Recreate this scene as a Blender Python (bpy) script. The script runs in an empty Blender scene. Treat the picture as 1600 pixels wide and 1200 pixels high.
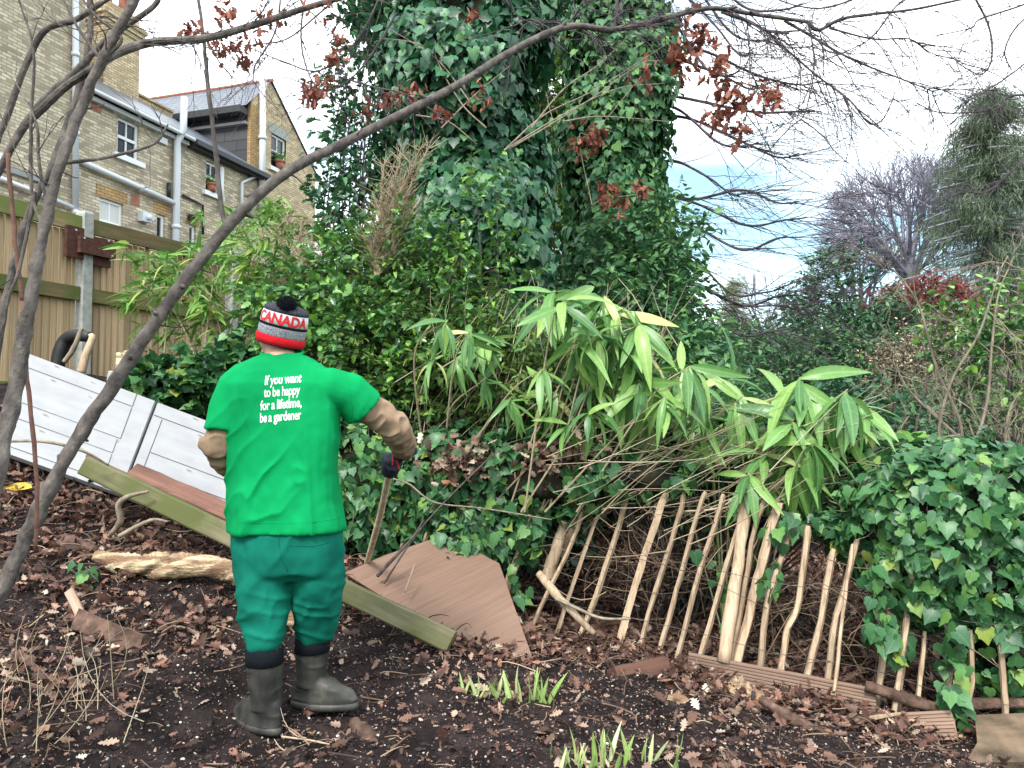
import bpy, bmesh, math, random
import numpy as np
from mathutils import Vector, Matrix
from mathutils.bvhtree import BVHTree
random.seed(7); RNG = np.random.default_rng(7)
S = bpy.context.scene; COL = S.collection
# ---------------- camera, sky, sun, exposure ----------------
FPX = 1208.0; CAMZ = 1.35; PITCH = math.radians(2.37)
cam = bpy.data.cameras.new('camera'); camo = bpy.data.objects.new('camera', cam); COL.objects.link(camo)
cam.sensor_width = 36; cam.lens = 36 * FPX / 1600; cam.clip_start = 0.05; cam.clip_end = 3000
camo.location = (0, 0, CAMZ); camo.rotation_euler = (math.pi / 2 + PITCH, 0, 0); S.camera = camo
S.render.resolution_x = 1024; S.render.resolution_y = 768
SUN_EL, SUN_AZ = math.radians(48), math.radians(200)     # azimuth measured from +Y clockwise
W = bpy.data.worlds.new('World'); S.world = W; W.use_nodes = True
nt = W.node_tree; nt.nodes.clear(); N = nt.nodes.new; Lk = nt.links.new
wout = N('ShaderNodeOutputWorld'); bg = N('ShaderNodeBackground'); bg.inputs[1].default_value = 0.12
sky = N('ShaderNodeTexSky'); sky.sky_type = 'NISHITA'; sky.sun_disc = False; sky.sun_elevation = SUN_EL; sky.sun_rotation = SUN_AZ
sky.air_density = 1.0; sky.dust_density = 1.0; sky.ozone_density = 1.0
tc = N('ShaderNodeTexCoord'); mp = N('ShaderNodeMapping'); mp.inputs['Scale'].default_value = (1.0, 1.0, 3.2); mp.inputs['Rotation'].default_value = (0, math.radians(14), 0)
mp.inputs['Location'].default_value = (0.7, 0.35, 0.1)
nz = N('ShaderNodeTexNoise'); nz.inputs['Scale'].default_value = 2.3; nz.inputs['Detail'].default_value = 6; nz.inputs['Roughness'].default_value = .5
rp = N('ShaderNodeValToRGB'); rp.color_ramp.elements[0].position = .38; rp.color_ramp.elements[1].position = .66
sk2 = N('ShaderNodeMixRGB'); sk2.blend_type = 'MULTIPLY'; sk2.inputs[0].default_value = 1; sk2.inputs[2].default_value = (.92, 1.02, .90, 1)
mx = N('ShaderNodeMixRGB'); mx.inputs[2].default_value = (8.4, 8.9, 9.2, 1)
Lk(tc.outputs['Generated'], mp.inputs[0]); Lk(mp.outputs[0], nz.inputs[0]); sz = N('ShaderNodeSeparateXYZ'); Lk(tc.outputs['Generated'], sz.inputs[0])
gm = N('ShaderNodeMapRange'); gm.inputs[1].default_value = .04; gm.inputs[2].default_value = .34; gm.inputs[3].default_value = -.20; gm.inputs[4].default_value = .09; Lk(sz.outputs[2], gm.inputs[0])
ga = N('ShaderNodeMath'); ga.operation = 'ADD'; Lk(nz.outputs[0], ga.inputs[0]); Lk(gm.outputs[0], ga.inputs[1]); Lk(ga.outputs[0], rp.inputs[0])
Lk(sky.outputs[0], sk2.inputs[1]); Lk(rp.outputs[0], mx.inputs[0]); Lk(sk2.outputs[0], mx.inputs[1])
Lk(mx.outputs[0], bg.inputs[0]); Lk(bg.outputs[0], wout.inputs[0])
sl = bpy.data.lights.new('sun', 'SUN'); sl.energy = 1.5; sl.angle = math.radians(14); sl.color = (1, .96, .9)
so = bpy.data.objects.new('sun', sl); COL.objects.link(so)
sd = Vector((math.sin(SUN_AZ) * math.cos(SUN_EL), math.cos(SUN_AZ) * math.cos(SUN_EL), math.sin(SUN_EL)))
so.rotation_euler = sd.to_track_quat('Z', 'Y').to_euler(); so.location = (3, -4, 9)
S.view_settings.view_transform = 'Standard'; S.view_settings.look = 'None'; S.view_settings.gamma = 1
S.view_settings.exposure = 1.52

# ---------------- helpers ----------------
def P(px, py, Y):
    """world point seen at photo pixel px,py (1600x1200) at distance Y along the view"""
    dx = (px - 800) / FPX; dy = (600 - py) / FPX; c, s = math.cos(PITCH), math.sin(PITCH)
    d = Vector((dx, c - dy * s, s + dy * c)); k = Y / d.y
    return Vector((d.x * k, Y, CAMZ + d.z * k))
def proj(p):
    p = np.atleast_2d(p); c, s = math.cos(PITCH), math.sin(PITCH)
    z = p[:, 2] - CAMZ; f = p[:, 1] * c + z * s; u = -p[:, 1] * s + z * c
    f = np.where(np.abs(f) < 1e-3, 1e-3, f)
    return 800 + FPX * p[:, 0] / f, 600 - FPX * u / f, f
def tag(o, label=None, cat=None, group=None, kind=None):
    if label: o['label'] = label
    if cat: o['category'] = cat
    if group: o['group'] = group
    if kind: o['kind'] = kind
    return o
def empty(name, loc, label=None, cat=None, group=None):
    o = bpy.data.objects.new(name, None); COL.objects.link(o); o.location = loc; o.empty_display_size = .1
    o['_w'] = 0; del o['_w']
    return tag(o, label, cat, group)
def place(o, parent):
    """parent a mesh given in world coordinates"""
    if parent is not None:
        o.parent = parent
        m = Matrix.Identity(4); p = parent; ch = []
        while p is not None: ch.append(p); p = p.parent
        for q in reversed(ch): m = m @ (Matrix.Translation(q.location) @ q.rotation_euler.to_matrix().to_4x4())
        loc = m.inverted()
        o.location = loc.translation; o.rotation_euler = loc.to_euler()
    return o
def mk(name, V, F, mat=None, parent=None, smooth=False):
    """V (n,3) world coords, F list of faces or int array (m,k)"""
    V = np.asarray(V, dtype=np.float64)
    # thing's origin at the middle of its foot so that an unparented mesh carries a real location
    off = np.zeros(3)
    if parent is None and len(V):
        off = np.array([V[:, 0].mean(), V[:, 1].mean(), V[:, 2].min()])
    me = bpy.data.meshes.new(name)
    if isinstance(F, np.ndarray):
        me.vertices.add(len(V)); me.vertices.foreach_set('co', (V - off).astype(np.float32).ravel())
        m, k = F.shape
        me.loops.add(m * k); me.loops.foreach_set('vertex_index', F.astype(np.int32).ravel())
        me.polygons.add(m); me.polygons.foreach_set('loop_start', (np.arange(m) * k).astype(np.int32))
        me.update(calc_edges=True)
    else:
        me.from_pydata([tuple(v) for v in (V - off)], [], [tuple(int(i) for i in f) for f in F]); me.update()
    if smooth: me.polygons.foreach_set('use_smooth', [True] * len(me.polygons))
    if mat: me.materials.append(mat)
    o = bpy.data.objects.new(name, me); COL.objects.link(o)
    if parent is None: o.location = off
    return place(o, parent)
class MB:
    """collects shapes for one mesh"""
    def __init__(s): s.V = []; s.F = []; s.n = 0
    def add(s, V, F):
        V = np.asarray(V, float); s.V.append(V); s.F += [tuple(int(i) + s.n for i in f) for f in F]; s.n += len(V); return s
    def box(s, a, b, M=None, loc=None):
        (x0, y0, z0), (x1, y1, z1) = a, b
        V = [(x0, y0, z0), (x1, y0, z0), (x1, y1, z0), (x0, y1, z0), (x0, y0, z1), (x1, y0, z1), (x1, y1, z1), (x0, y1, z1)]
        if M is not None: V = [tuple(M @ Vector(v)) for v in V]
        return s.add(V, [(0, 3, 2, 1), (4, 5, 6, 7), (0, 1, 5, 4), (1, 2, 6, 5), (2, 3, 7, 6), (3, 0, 4, 7)])
    def quad(s, *p): return s.add([tuple(q) for q in p], [tuple(range(len(p)))])
    def tube(s, pts, r, n=6, cap=True, ell=None):
        V, F = tube(pts, r, n, cap, ell); return s.add(V, F)
    def build(s, name, mat=None, parent=None, smooth=False):
        return mk(name, np.vstack(s.V), s.F, mat, parent, smooth)
def catmull(pts, k=4):
    pts = [np.array(p, float) for p in pts]
    if len(pts) < 3: return np.array([pts[0] + (pts[-1] - pts[0]) * t for t in np.linspace(0, 1, k + 1)])
    q = [2 * pts[0] - pts[1]] + pts + [2 * pts[-1] - pts[-2]]; out = []
    for i in range(1, len(q) - 2):
        for t in np.arange(k) / k:
            a, b, c, d = q[i - 1], q[i], q[i + 1], q[i + 2]
            out.append(.5 * (2 * b + (c - a) * t + (2 * a - 5 * b + 4 * c - d) * t * t + (3 * b - a - 3 * c + d) * t ** 3))
    out.append(q[-2]); return np.array(out)
def tube(pts, r, n=6, cap=True, ell=None):
    pts = np.array([tuple(p) for p in pts], float); m = len(pts)
    r = np.interp(np.linspace(0, 1, m), np.linspace(0, 1, len(r)), r) if hasattr(r, '__len__') else np.full(m, r)
    T = np.gradient(pts, axis=0); T /= np.linalg.norm(T, axis=1)[:, None] + 1e-9
    up = np.array([0, 0, 1.]) if abs(T[0][2]) < .9 else np.array([1., 0, 0])
    A = np.cross(T[0], up); A /= np.linalg.norm(A); V = []
    th = np.linspace(0, 2 * np.pi, n, endpoint=False)
    for i in range(m):
        A = A - T[i] * A.dot(T[i]); A /= np.linalg.norm(A) + 1e-9; B = np.cross(T[i], A)
        e = ell or 1
        V.append(pts[i] + r[i] * (np.cos(th)[:, None] * A + np.sin(th)[:, None] * B * e))
    V = np.vstack(V); F = []
    for i in range(m - 1):
        for j in range(n):
            k = (j + 1) % n; F.append((i * n + j, i * n + k, (i + 1) * n + k, (i + 1) * n + j))
    if cap: F.append(tuple(range(n))[::-1]); F.append(tuple(range((m - 1) * n, m * n)))
    return V, F
# value noise, vectorised
def _h(i, j, k, s):
    n = (i * 374761393 + j * 668265263 + k * 1274126177 + s * 974711) & 0xffffffff
    n = ((n ^ (n >> 13)) * 1274126177) & 0xffffffff
    return ((n ^ (n >> 16)) & 0xffff) / 65535.0
def vnoise(p, f=1., s=0):
    p = np.atleast_2d(p) * f + 1000.; i = np.floor(p).astype(np.int64); t = p - i; t = t * t * (3 - 2 * t); r = 0
    for a in (0, 1):
        for b in (0, 1):
            for c in (0, 1):
                w = (t[:, 0] if a else 1 - t[:, 0]) * (t[:, 1] if b else 1 - t[:, 1]) * (t[:, 2] if c else 1 - t[:, 2])
                r = r + w * _h(i[:, 0] + a, i[:, 1] + b, i[:, 2] + c, s)
    return r * 2 - 1
def fbm(p, f=1., o=4, s=0, g=.5):
    r = 0; a = 1
    for k in range(o): r = r + a * vnoise(p, f * 2 ** k, s + k); a *= g
    return r
def nrm(v): return v / (np.linalg.norm(v, axis=-1, keepdims=True) + 1e-9)
def rv(n): return nrm(RNG.normal(size=(n, 3)))
# leaf templates: (verts, tris); y = base to tip, x = width, z = blade normal
def leaf_from_outline(half, fold=.25, droop=.15):
    """half: list of (x,y) down one side from base to tip; mirrored, folded on the midrib"""
    m = len(half); V = [(0, 0, 0), (0, .35, -droop * .12), (0, .7, -droop * .5), (0, 1, -droop)]
    mid = [(0., 0), (.35, 1), (.7, 2), (1., 3)]; F = []
    for sgn in (1, -1):
        b = len(V)
        for x, y in half: V.append((sgn * x, y, fold * x - droop * y * y))
        # fan onto midrib
        prev = 0
        for i in range(m - 1):
            y = .5 * (half[i][1] + half[i + 1][1]); mi = min(mid, key=lambda q: abs(q[0] - y))[1]
            if mi != prev:
                for q in range(prev, mi): F.append((q, q + 1, b + i) if sgn < 0 else (q, b + i, q + 1))
            F.append((mi, b + i + 1, b + i)[::1] if sgn < 0 else (mi, b + i, b + i + 1)); prev = mi
        for q in range(prev, 3): F.append((q, q + 1, b + m - 1) if sgn < 0 else (q, b + m - 1, q + 1))
    return np.array(V, float), np.array(F, int)
IVY = leaf_from_outline([(.10, -.13), (.32, -.13), (.50, .10), (.40, .30), (.42, .50), (.25, .62), (.12, .82), (0.01, 1.0)], .22, .2)
OVAL = leaf_from_outline([(.14, .12), (.24, .38), (.21, .65), (.10, .87), (.01, 1.)], .3, .2)
HOLLY = leaf_from_outline([(.12, .08), (.30, .2), (.2, .35), (.32, .5), (.19, .62), (.25, .78), (.01, 1.)], .5, .25)
LANCE = leaf_from_outline([(.05, .06), (.075, .3), (.06, .6), (.03, .85), (.002, 1.)], .3, .25)
OAK = leaf_from_outline([(.03, .05), (.13, .16), (.08, .26), (.24, .36), (.13, .45), (.30, .58), (.15, .67), (.24, .80), (.1, .86), (.06, .99)], .25, -.18)
CRUMP = leaf_from_outline([(.2, .05), (.16, .3), (.34, .42), (.2, .6), (.3, .8), (.02, .95)], -.8, .45)
def SASA(n=7):
    V = []; F = []
    w = [.010, .066, .092, .09, .074, .042, .003]
    for i in range(n):
        y = i / (n - 1); z = -.42 * y * y
        V += [(-w[i], y * (1 - .1 * y), z + w[i] * .35), (0, y * (1 - .1 * y), z), (w[i], y * (1 - .1 * y), z + w[i] * .35)]
    for i in range(n - 1):
        a = i * 3
        for k in (0, 1): F += [(a + k, a + k + 1, a + 4 + k), (a + k, a + 4 + k, a + 3 + k)]
    return np.array(V, float), np.array(F, int)
SASA = SASA()
NEED = (np.array([(-.02, 0, 0), (.02, 0, 0), (.03, .5, -.05), (-.03, .5, -.05), (0, 1, -.15)], float), np.array([(0, 1, 2), (0, 2, 3), (3, 2, 4)]))
def scatter(tm, pos, normal, tip, size, jitter=.3):
    V, F = tm; n = len(pos)
    z = nrm(normal + jitter * RNG.normal(size=(n, 3))); y = tip - z * np.sum(tip * z, axis=1, keepdims=True); y = nrm(y); x = np.cross(y, z)
    size = np.broadcast_to(size, (n,))[:, None, None]; wx = RNG.uniform(.8, 1.2, (n, 1, 1)); wz = RNG.uniform(.3, 1.8, (n, 1, 1))
    W = pos[:, None, :] + size * (V[None, :, 0:1] * x[:, None] * wx + V[None, :, 1:2] * y[:, None] + V[None, :, 2:3] * z[:, None] * wz)
    FF = (F[None] + (np.arange(n) * len(V))[:, None, None]).reshape(-1, 3)
    return W.reshape(-1, 3), FF
def leaf_uv(o, tm, n):
    V, F = tm; uv = V[F.ravel()][:, :2] + [.5, 0]; l = o.data.uv_layers.new(name='UVMap'); l.data.foreach_set('uv', np.tile(uv, (n, 1)).astype(np.float32).ravel())
def leaves(name, tm, pos, normal, tip, size, mat, parent, jitter=.3):
    V, F = scatter(tm, pos, normal, tip, size, jitter); o = mk(name, V, F, mat, parent, smooth=True); leaf_uv(o, tm, len(pos)); return o
# ---------------- materials ----------------
def mat(name, build):
    m = bpy.data.materials.new(name); m.use_nodes = True; t = m.node_tree
    b = t.nodes['Principled BSDF']; build(t, b); return m
def nn(t, kind, **kw):
    n = t.nodes.new(kind)
    for k, v in kw.items():
        if k.startswith('_'): setattr(n, k[1:], v)
        else: n.inputs[k.replace('__', ' ')].default_value = v
    return n
def ramp(t, stops, fac=None, interp='LINEAR'):
    n = t.nodes.new('ShaderNodeValToRGB'); cr = n.color_ramp; cr.interpolation = interp
    while len(cr.elements) > 1: cr.elements.remove(cr.elements[0])
    cr.elements[0].position = stops[0][0]; cr.elements[0].color = (*stops[0][1], 1)
    for p, c in stops[1:]: e = cr.elements.new(p); e.color = (*c, 1)
    if fac: t.links.new(fac, n.inputs[0])
    return n
def bump(t, b, h, strength=.3, dist=.01):
    n = nn(t, 'ShaderNodeBump'); n.inputs['Strength'].default_value = strength; n.inputs['Distance'].default_value = dist
    t.links.new(h, n.inputs['Height']); t.links.new(n.outputs[0], b.inputs['Normal']); return n
def leafmat(name, stops, rough=.45, trans=.25, spec=.5, mott=.25, veins=.8):
    def f(t, b):
        g = nn(t, 'ShaderNodeNewGeometry'); r = ramp(t, stops, g.outputs['Random Per Island'])
        tc = nn(t, 'ShaderNodeTexCoord'); z = nn(t, 'ShaderNodeTexNoise', Scale=35.); t.links.new(tc.outputs['Object'], z.inputs[0])
        mr = nn(t, 'ShaderNodeMapRange'); mr.inputs[3].default_value = 1 - mott; mr.inputs[4].default_value = 1 + mott; t.links.new(z.outputs[0], mr.inputs[0])
        hs = nn(t, 'ShaderNodeHueSaturation'); t.links.new(r.outputs[0], hs.inputs['Color']); t.links.new(mr.outputs[0], hs.inputs['Value'])
        uv = nn(t, 'ShaderNodeSeparateXYZ'); t.links.new(tc.outputs['UV'], uv.inputs[0])
        def mt(op, a, b_):
            n = nn(t, 'ShaderNodeMath', _operation=op)
            for i, q in enumerate((a, b_)):
                if isinstance(q, (int, float)): n.inputs[i].default_value = q
                elif q is not None: t.links.new(q, n.inputs[i])
            return n.outputs[0]
        ax = mt('ABSOLUTE', mt('SUBTRACT', uv.outputs[0], .5), None); mid = mt('LESS_THAN', ax, .013); lat = mt('LESS_THAN', mt('FRACT', mt('MULTIPLY', mt('SUBTRACT', uv.outputs[1], ax), 5.5), None), .10)
        on = mt('GREATER_THAN', uv.outputs[1], -.5); vein = mt('MAXIMUM', mid, mt('MULTIPLY', lat, .45)); vf = mt('MULTIPLY', vein, veins)
        vm = nn(t, 'ShaderNodeMixRGB'); vm.blend_type = 'MIX'; t.links.new(vf, vm.inputs[0]); t.links.new(hs.outputs[0], vm.inputs[1]); lt = nn(t, 'ShaderNodeMixRGB'); lt.blend_type = 'ADD'; lt.inputs[0].default_value = 1; lt.inputs[2].default_value = (.10, .12, .05, 1); t.links.new(hs.outputs[0], lt.inputs[1]); t.links.new(lt.outputs[0], vm.inputs[2]); hs = vm
        t.links.new(hs.outputs[0], b.inputs['Base Color']); b.inputs['Roughness'].default_value = rough; b.inputs['Specular IOR Level'].default_value = spec
        tr = nn(t, 'ShaderNodeBsdfTranslucent'); t.links.new(hs.outputs[0], tr.inputs[0])
        ms = nn(t, 'ShaderNodeMixShader'); ms.inputs[0].default_value = trans
        t.links.new(b.outputs[0], ms.inputs[1]); t.links.new(tr.outputs[0], ms.inputs[2]); t.links.new(ms.outputs[0], t.nodes['Material Output'].inputs[0])
    return mat(name, f)
def noisemat(name, c1, c2, scale=8., rough=.8, bs=.4, stretch=(1, 1, 1), c3=None, dist=.01, detail=5, lo=.35, hi=.65, spec=.3):
    def f(t, b):
        tc = nn(t, 'ShaderNodeTexCoord'); m = nn(t, 'ShaderNodeMapping'); m.inputs['Scale'].default_value = stretch
        z = nn(t, 'ShaderNodeTexNoise', Scale=scale, Detail=detail); t.links.new(tc.outputs['Object'], m.inputs[0]); t.links.new(m.outputs[0], z.inputs[0])
        st = [(lo, c1), (hi, c2)] + ([(min(hi + .12, .95), c3)] if c3 else [])
        r = ramp(t, st, z.outputs[0]); t.links.new(r.outputs[0], b.inputs['Base Color'])
        b.inputs['Roughness'].default_value = rough; b.inputs['Specular IOR Level'].default_value = spec
        z2 = nn(t, 'ShaderNodeTexNoise', Scale=scale * 3, Detail=4); t.links.new(m.outputs[0], z2.inputs[0]); bump(t, b, z2.outputs[0], bs, dist)
    return mat(name, f)
M = {}
M['ivy'] = leafmat('ivy_leaf', [(0, (0.021, 0.081, 0.032)), (.4, (0.036, 0.132, 0.048)), (.75, (0.065, 0.190, 0.062)), (.95, (0.130, 0.276, 0.070)), (1, (0.286, 0.345, 0.060))], .43, .18, .5)
M['ivydark'] = leafmat('ivy_leaf_dark', [(0, (0.014, 0.069, 0.038)), (.5, (0.024, 0.112, 0.053)), (.85, (0.053, 0.183, 0.075)), (1, (0.125, 0.265, 0.099))], .43, .15, .5)
M['holly'] = leafmat('holly_leaf', [(0, (0.031, 0.108, 0.035)), (.5, (0.066, 0.192, 0.045)), (.85, (0.148, 0.333, 0.056)), (1, (0.278, 0.467, 0.064))], .3, .2, .6)
M['shrub'] = leafmat('shrub_leaf', [(0, (0.027, 0.103, 0.049)), (.6, (0.068, 0.194, 0.079)), (1, (0.160, 0.319, 0.091))], .5, .2, .4)
M['shrub2'] = leafmat('shrub_leaf_light', [(0, (0.054, 0.135, 0.041)), (.6, (0.121, 0.230, 0.054)), (1, (0.243, 0.351, 0.068))], .5, .3, .4)
M['bamboo'] = leafmat('bamboo_leaf', [(0, (0.062, 0.188, 0.037)), (.5, (0.138, 0.312, 0.056)), (.9, (0.250, 0.425, 0.075)), (1, (0.525, 0.475, 0.175))], .42, .35, .45)
M['sasa'] = leafmat('broad_bamboo_leaf', [(0, (0.072, 0.195, 0.065)), (.5, (0.143, 0.312, 0.085)), (.85, (0.247, 0.429, 0.111)), (.95, (0.312, 0.494, 0.130)), (1, (0.624, 0.546, 0.260))], .36, .3, .5, .18)
M['fatsia'] = leafmat('fatsia_leaf', [(0, (0.060, 0.180, 0.036)), (1, (0.192, 0.384, 0.060))], .35, .3, .5)
M['straw'] = leafmat('dry_stalk', [(0, (.26, .20, .13)), (.6, (.44, .35, .235)), (1, (.60, .51, .38))], .7, .1, .2)
M['dead'] = leafmat('dead_leaf', [(0, (.10, .03, .022)), (.5, (.24, .075, .05)), (1, (.42, .18, .12))], .7, .25, .3)
M['litter'] = leafmat('leaf_litter', [(0, (.045, .025, .02)), (.3, (.13, .07, .052)), (.5, (.25, .135, .10)), (.62, (.16, .10, .075)), (.75, (.38, .25, .19)), (.88, (.46, .36, .28)), (.94, (.30, .13, .07)), (1, (.66, .56, .46))], .72, .15, .3)
M['litterdark'] = leafmat('leaf_litter_wet', [(0, (0.027, 0.015, 0.013)), (.5, (0.088, 0.040, 0.030)), (.85, (0.188, 0.088, 0.062)), (1, (0.350, 0.188, 0.138))], .6, .08, .35)
M['maple'] = leafmat('maple_leaf', [(0, (.12, .018, .022)), (.6, (.22, .04, .042)), (1, (.36, .10, .08))], .6, .3, .3)
M['conifer'] = leafmat('conifer_spray', [(0, (.03, .055, .045)), (.6, (.07, .11, .08)), (1, (.14, .18, .12))], .7, .1, .2)
M['conifer2'] = leafmat('golden_conifer_spray', [(0, (.09, .13, .05)), (1, (.26, .30, .10))], .7, .1, .2)
M['bark'] = noisemat('bark', (.055, .045, .042), (.14, .118, .105), 26, .85, .9, (1, 1, .6), (.24, .225, .19), .008)
M['barkpale'] = noisemat('bark_pale', (.16, .13, .10), (.32, .26, .19), 25, .8, .5, (1, 1, .4), None, .004)
M['barkhaze'] = noisemat('bark_far_haze', (.22, .21, .27), (.32, .31, .37), 6, .9, .3)  # grey-lilac winter bark with distance haze mixed into its colour
M['twig'] = noisemat('twig', (.045, .035, .045), (.10, .075, .085), 18, .8, .3)
M['core'] = noisemat('ivy_gap_shade', (.008, .010, .006), (.03, .028, .016), 9, .95, .7, (1, 1, .4), None, .03)  # near-black colour standing in for the shade between ivy leaves
M['soil'] = None
def soil(t, b):
    tc = nn(t, 'ShaderNodeTexCoord'); z = nn(t, 'ShaderNodeTexNoise', Scale=5., Detail=8., Roughness=.65); t.links.new(tc.outputs['Object'], z.inputs[0])
    r = ramp(t, [(.3, (.009, .007, .0075)), (.5, (.026, .019, .019)), (.7, (.062, .045, .042))], z.outputs[0])
    v = nn(t, 'ShaderNodeTexVoronoi', Scale=62.); t.links.new(tc.outputs['Object'], v.inputs[0])
    sp = ramp(t, [(.0, (1, 1, 1)), (.10, (1, 1, 1)), (.15, (0, 0, 0))], v.outputs['Distance'])
    sel = nn(t, 'ShaderNodeMath', _operation='GREATER_THAN'); sel.inputs[1].default_value = .80; sx = nn(t, 'ShaderNodeSeparateColor'); t.links.new(v.outputs['Color'], sx.inputs[0]); t.links.new(sx.outputs[0], sel.inputs[0])
    ml = nn(t, 'ShaderNodeMath', _operation='MULTIPLY'); t.links.new(sp.outputs[0], ml.inputs[0]); t.links.new(sel.outputs[0], ml.inputs[1])
    mx = nn(t, 'ShaderNodeMixRGB'); mx.inputs[2].default_value = (.42, .38, .33, 1); t.links.new(ml.outputs[0], mx.inputs[0]); t.links.new(r.outputs[0], mx.inputs[1]); t.links.new(mx.outputs[0], b.inputs['Base Color'])
    b.inputs['Roughness'].default_value = .95; b.inputs['Specular IOR Level'].default_value = .06; z2 = nn(t, 'ShaderNodeTexNoise', Scale=55., Detail=6., Roughness=.7); t.links.new(tc.outputs['Object'], z2.inputs[0]); bump(t, b, z2.outputs[0], .9, .02)
M['soil'] = mat('soil', soil)
M['clod'] = noisemat('soil_clod', (.010, .008, .008), (.05, .037, .035), 30, .9, .8)
M['pebble'] = leafmat('pale_chip', [(0, (.2, .15, .12)), (.7, (.4, .36, .3)), (1, (.65, .62, .55))], .8, 0, .3)
def plank(name, c1, c2, green=None, axis='Z', sc=30., along=.04, rough=.8, bs=.4):
    """wood with grain running along the object's own axis"""
    def f(t, b):
        tc = nn(t, 'ShaderNodeTexCoord'); m = nn(t, 'ShaderNodeMapping'); s = [1, 1, 1]; s['XYZ'.index(axis)] = along; m.inputs['Scale'].default_value = s
        z = nn(t, 'ShaderNodeTexNoise', Scale=sc, Detail=6., Roughness=.6, Distortion=.4); t.links.new(tc.outputs['Object'], m.inputs[0]); t.links.new(m.outputs[0], z.inputs[0])
        r = ramp(t, [(.3, c1), (.62, c2)], z.outputs[0]); last = r.outputs[0]
        if green:
            z3 = nn(t, 'ShaderNodeTexNoise', Scale=2.2, Detail=6.); t.links.new(tc.outputs['Object'], z3.inputs[0]); rr = ramp(t, [(.42, (0, 0, 0)), (.58, (1, 1, 1))], z3.outputs[0])
            mx = nn(t, 'ShaderNodeMixRGB'); mx.inputs[2].default_value = (*green, 1); t.links.new(rr.outputs[0], mx.inputs[0]); t.links.new(last, mx.inputs[1]); last = mx.outputs[0]
        oi = nn(t, 'ShaderNodeObjectInfo'); mr = nn(t, 'ShaderNodeMapRange'); mr.inputs[3].default_value = .72; mr.inputs[4].default_value = 1.2; t.links.new(oi.outputs['Random'], mr.inputs[0])
        hs = nn(t, 'ShaderNodeHueSaturation'); t.links.new(last, hs.inputs['Color']); t.links.new(mr.outputs[0], hs.inputs['Value']); t.links.new(hs.outputs[0], b.inputs['Base Color'])
        b.inputs['Roughness'].default_value = rough; b.inputs['Specular IOR Level'].default_value = .25; bump(t, b, z.outputs[0], bs, .004)
    return mat(name, f)
M['fencewood'] = plank('fence_board', (.38, .25, .14), (.62, .46, .29), None, 'Z', 30, .04)
M['railwood'] = plank('fence_rail', (.15, .10, .045), (.26, .20, .10), (.13, .16, .045), 'X', 25, .05)
M['greenwood'] = plank('mossy_timber', (.10, .09, .05), (.21, .19, .11), (.10, .11, .038), 'X', 40, .05)
M['picket'] = plank('split_chestnut', (.30, .20, .13), (.56, .42, .29), None, 'Z', 45, .06)
M['plywood'] = plank('plywood_board', (.165, .10, .072), (.235, .145, .105), None, 'X', 70, .03, .65, .08)
M['redwood'] = plank('wet_board', (.07, .035, .028), (.18, .09, .065), None, 'X', 20, .05)
M['decking'] = plank('decking_wood', (.20, .125, .09), (.36, .24, .18), None, 'X', 30, .04)
M['brownwood'] = plank('brown_stained_wood', (.045, .018, .013), (.10, .042, .032), None, 'X', 30, .1)
M['palewood'] = noisemat('bare_log', (.22, .13, .08), (.52, .40, .25), 14, .8, .9, (.25, 1.6, 1.6), (.62, .52, .37), .02, 5, .42, .58)
M['barklog'] = noisemat('log_bark', (.05, .030, .022), (.16, .095, .07), 18, .9, .8, (1, 1, 1), (.26, .17, .12), .01)
M['concrete'] = noisemat('concrete_post', (.28, .29, .27), (.42, .42, .39), 14, .9, .3)
M['slab'] = noisemat('stone_slab', (.05, .038, .024), (.24, .165, .11), 5, .9, .8, (1, 1, 1), (.10, .095, .04), .02)
def plain(name, c, rough=.5, metal=0, spec=.5):
    def f(t, b):
        b.inputs['Base Color'].default_value = (*c, 1); b.inputs['Roughness'].default_value = rough; b.inputs['Metallic'].default_value = metal; b.inputs['Specular IOR Level'].default_value = spec
    return mat(name, f)
M['white'] = noisemat('white_gloss_paint', (.25, .25, .265), (.30, .30, .31), 14, .5, .2, (.4, 1, 1), (.12, .085, .06), .004, 7, .30, .66)
M['frame'] = plain('white_window_paint', (.78, .78, .8), .4); M['pipe'] = plain('white_plastic_pipe', (.62, .64, .68), .4); M['blackpipe'] = plain('black_plastic', (.02, .02, .022), .45)
M['lead'] = plain('lead_trim', (.035, .035, .04), .6); M['terra'] = noisemat('terracotta', (.28, .10, .06), (.40, .17, .11), 8, .7, .2)
M['glass'] = plain('window_glass', (.012, .016, .022), .08, 0, .35)
M['curtain'] = plain('net_curtain', (.6, .6, .58), .9)
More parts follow.
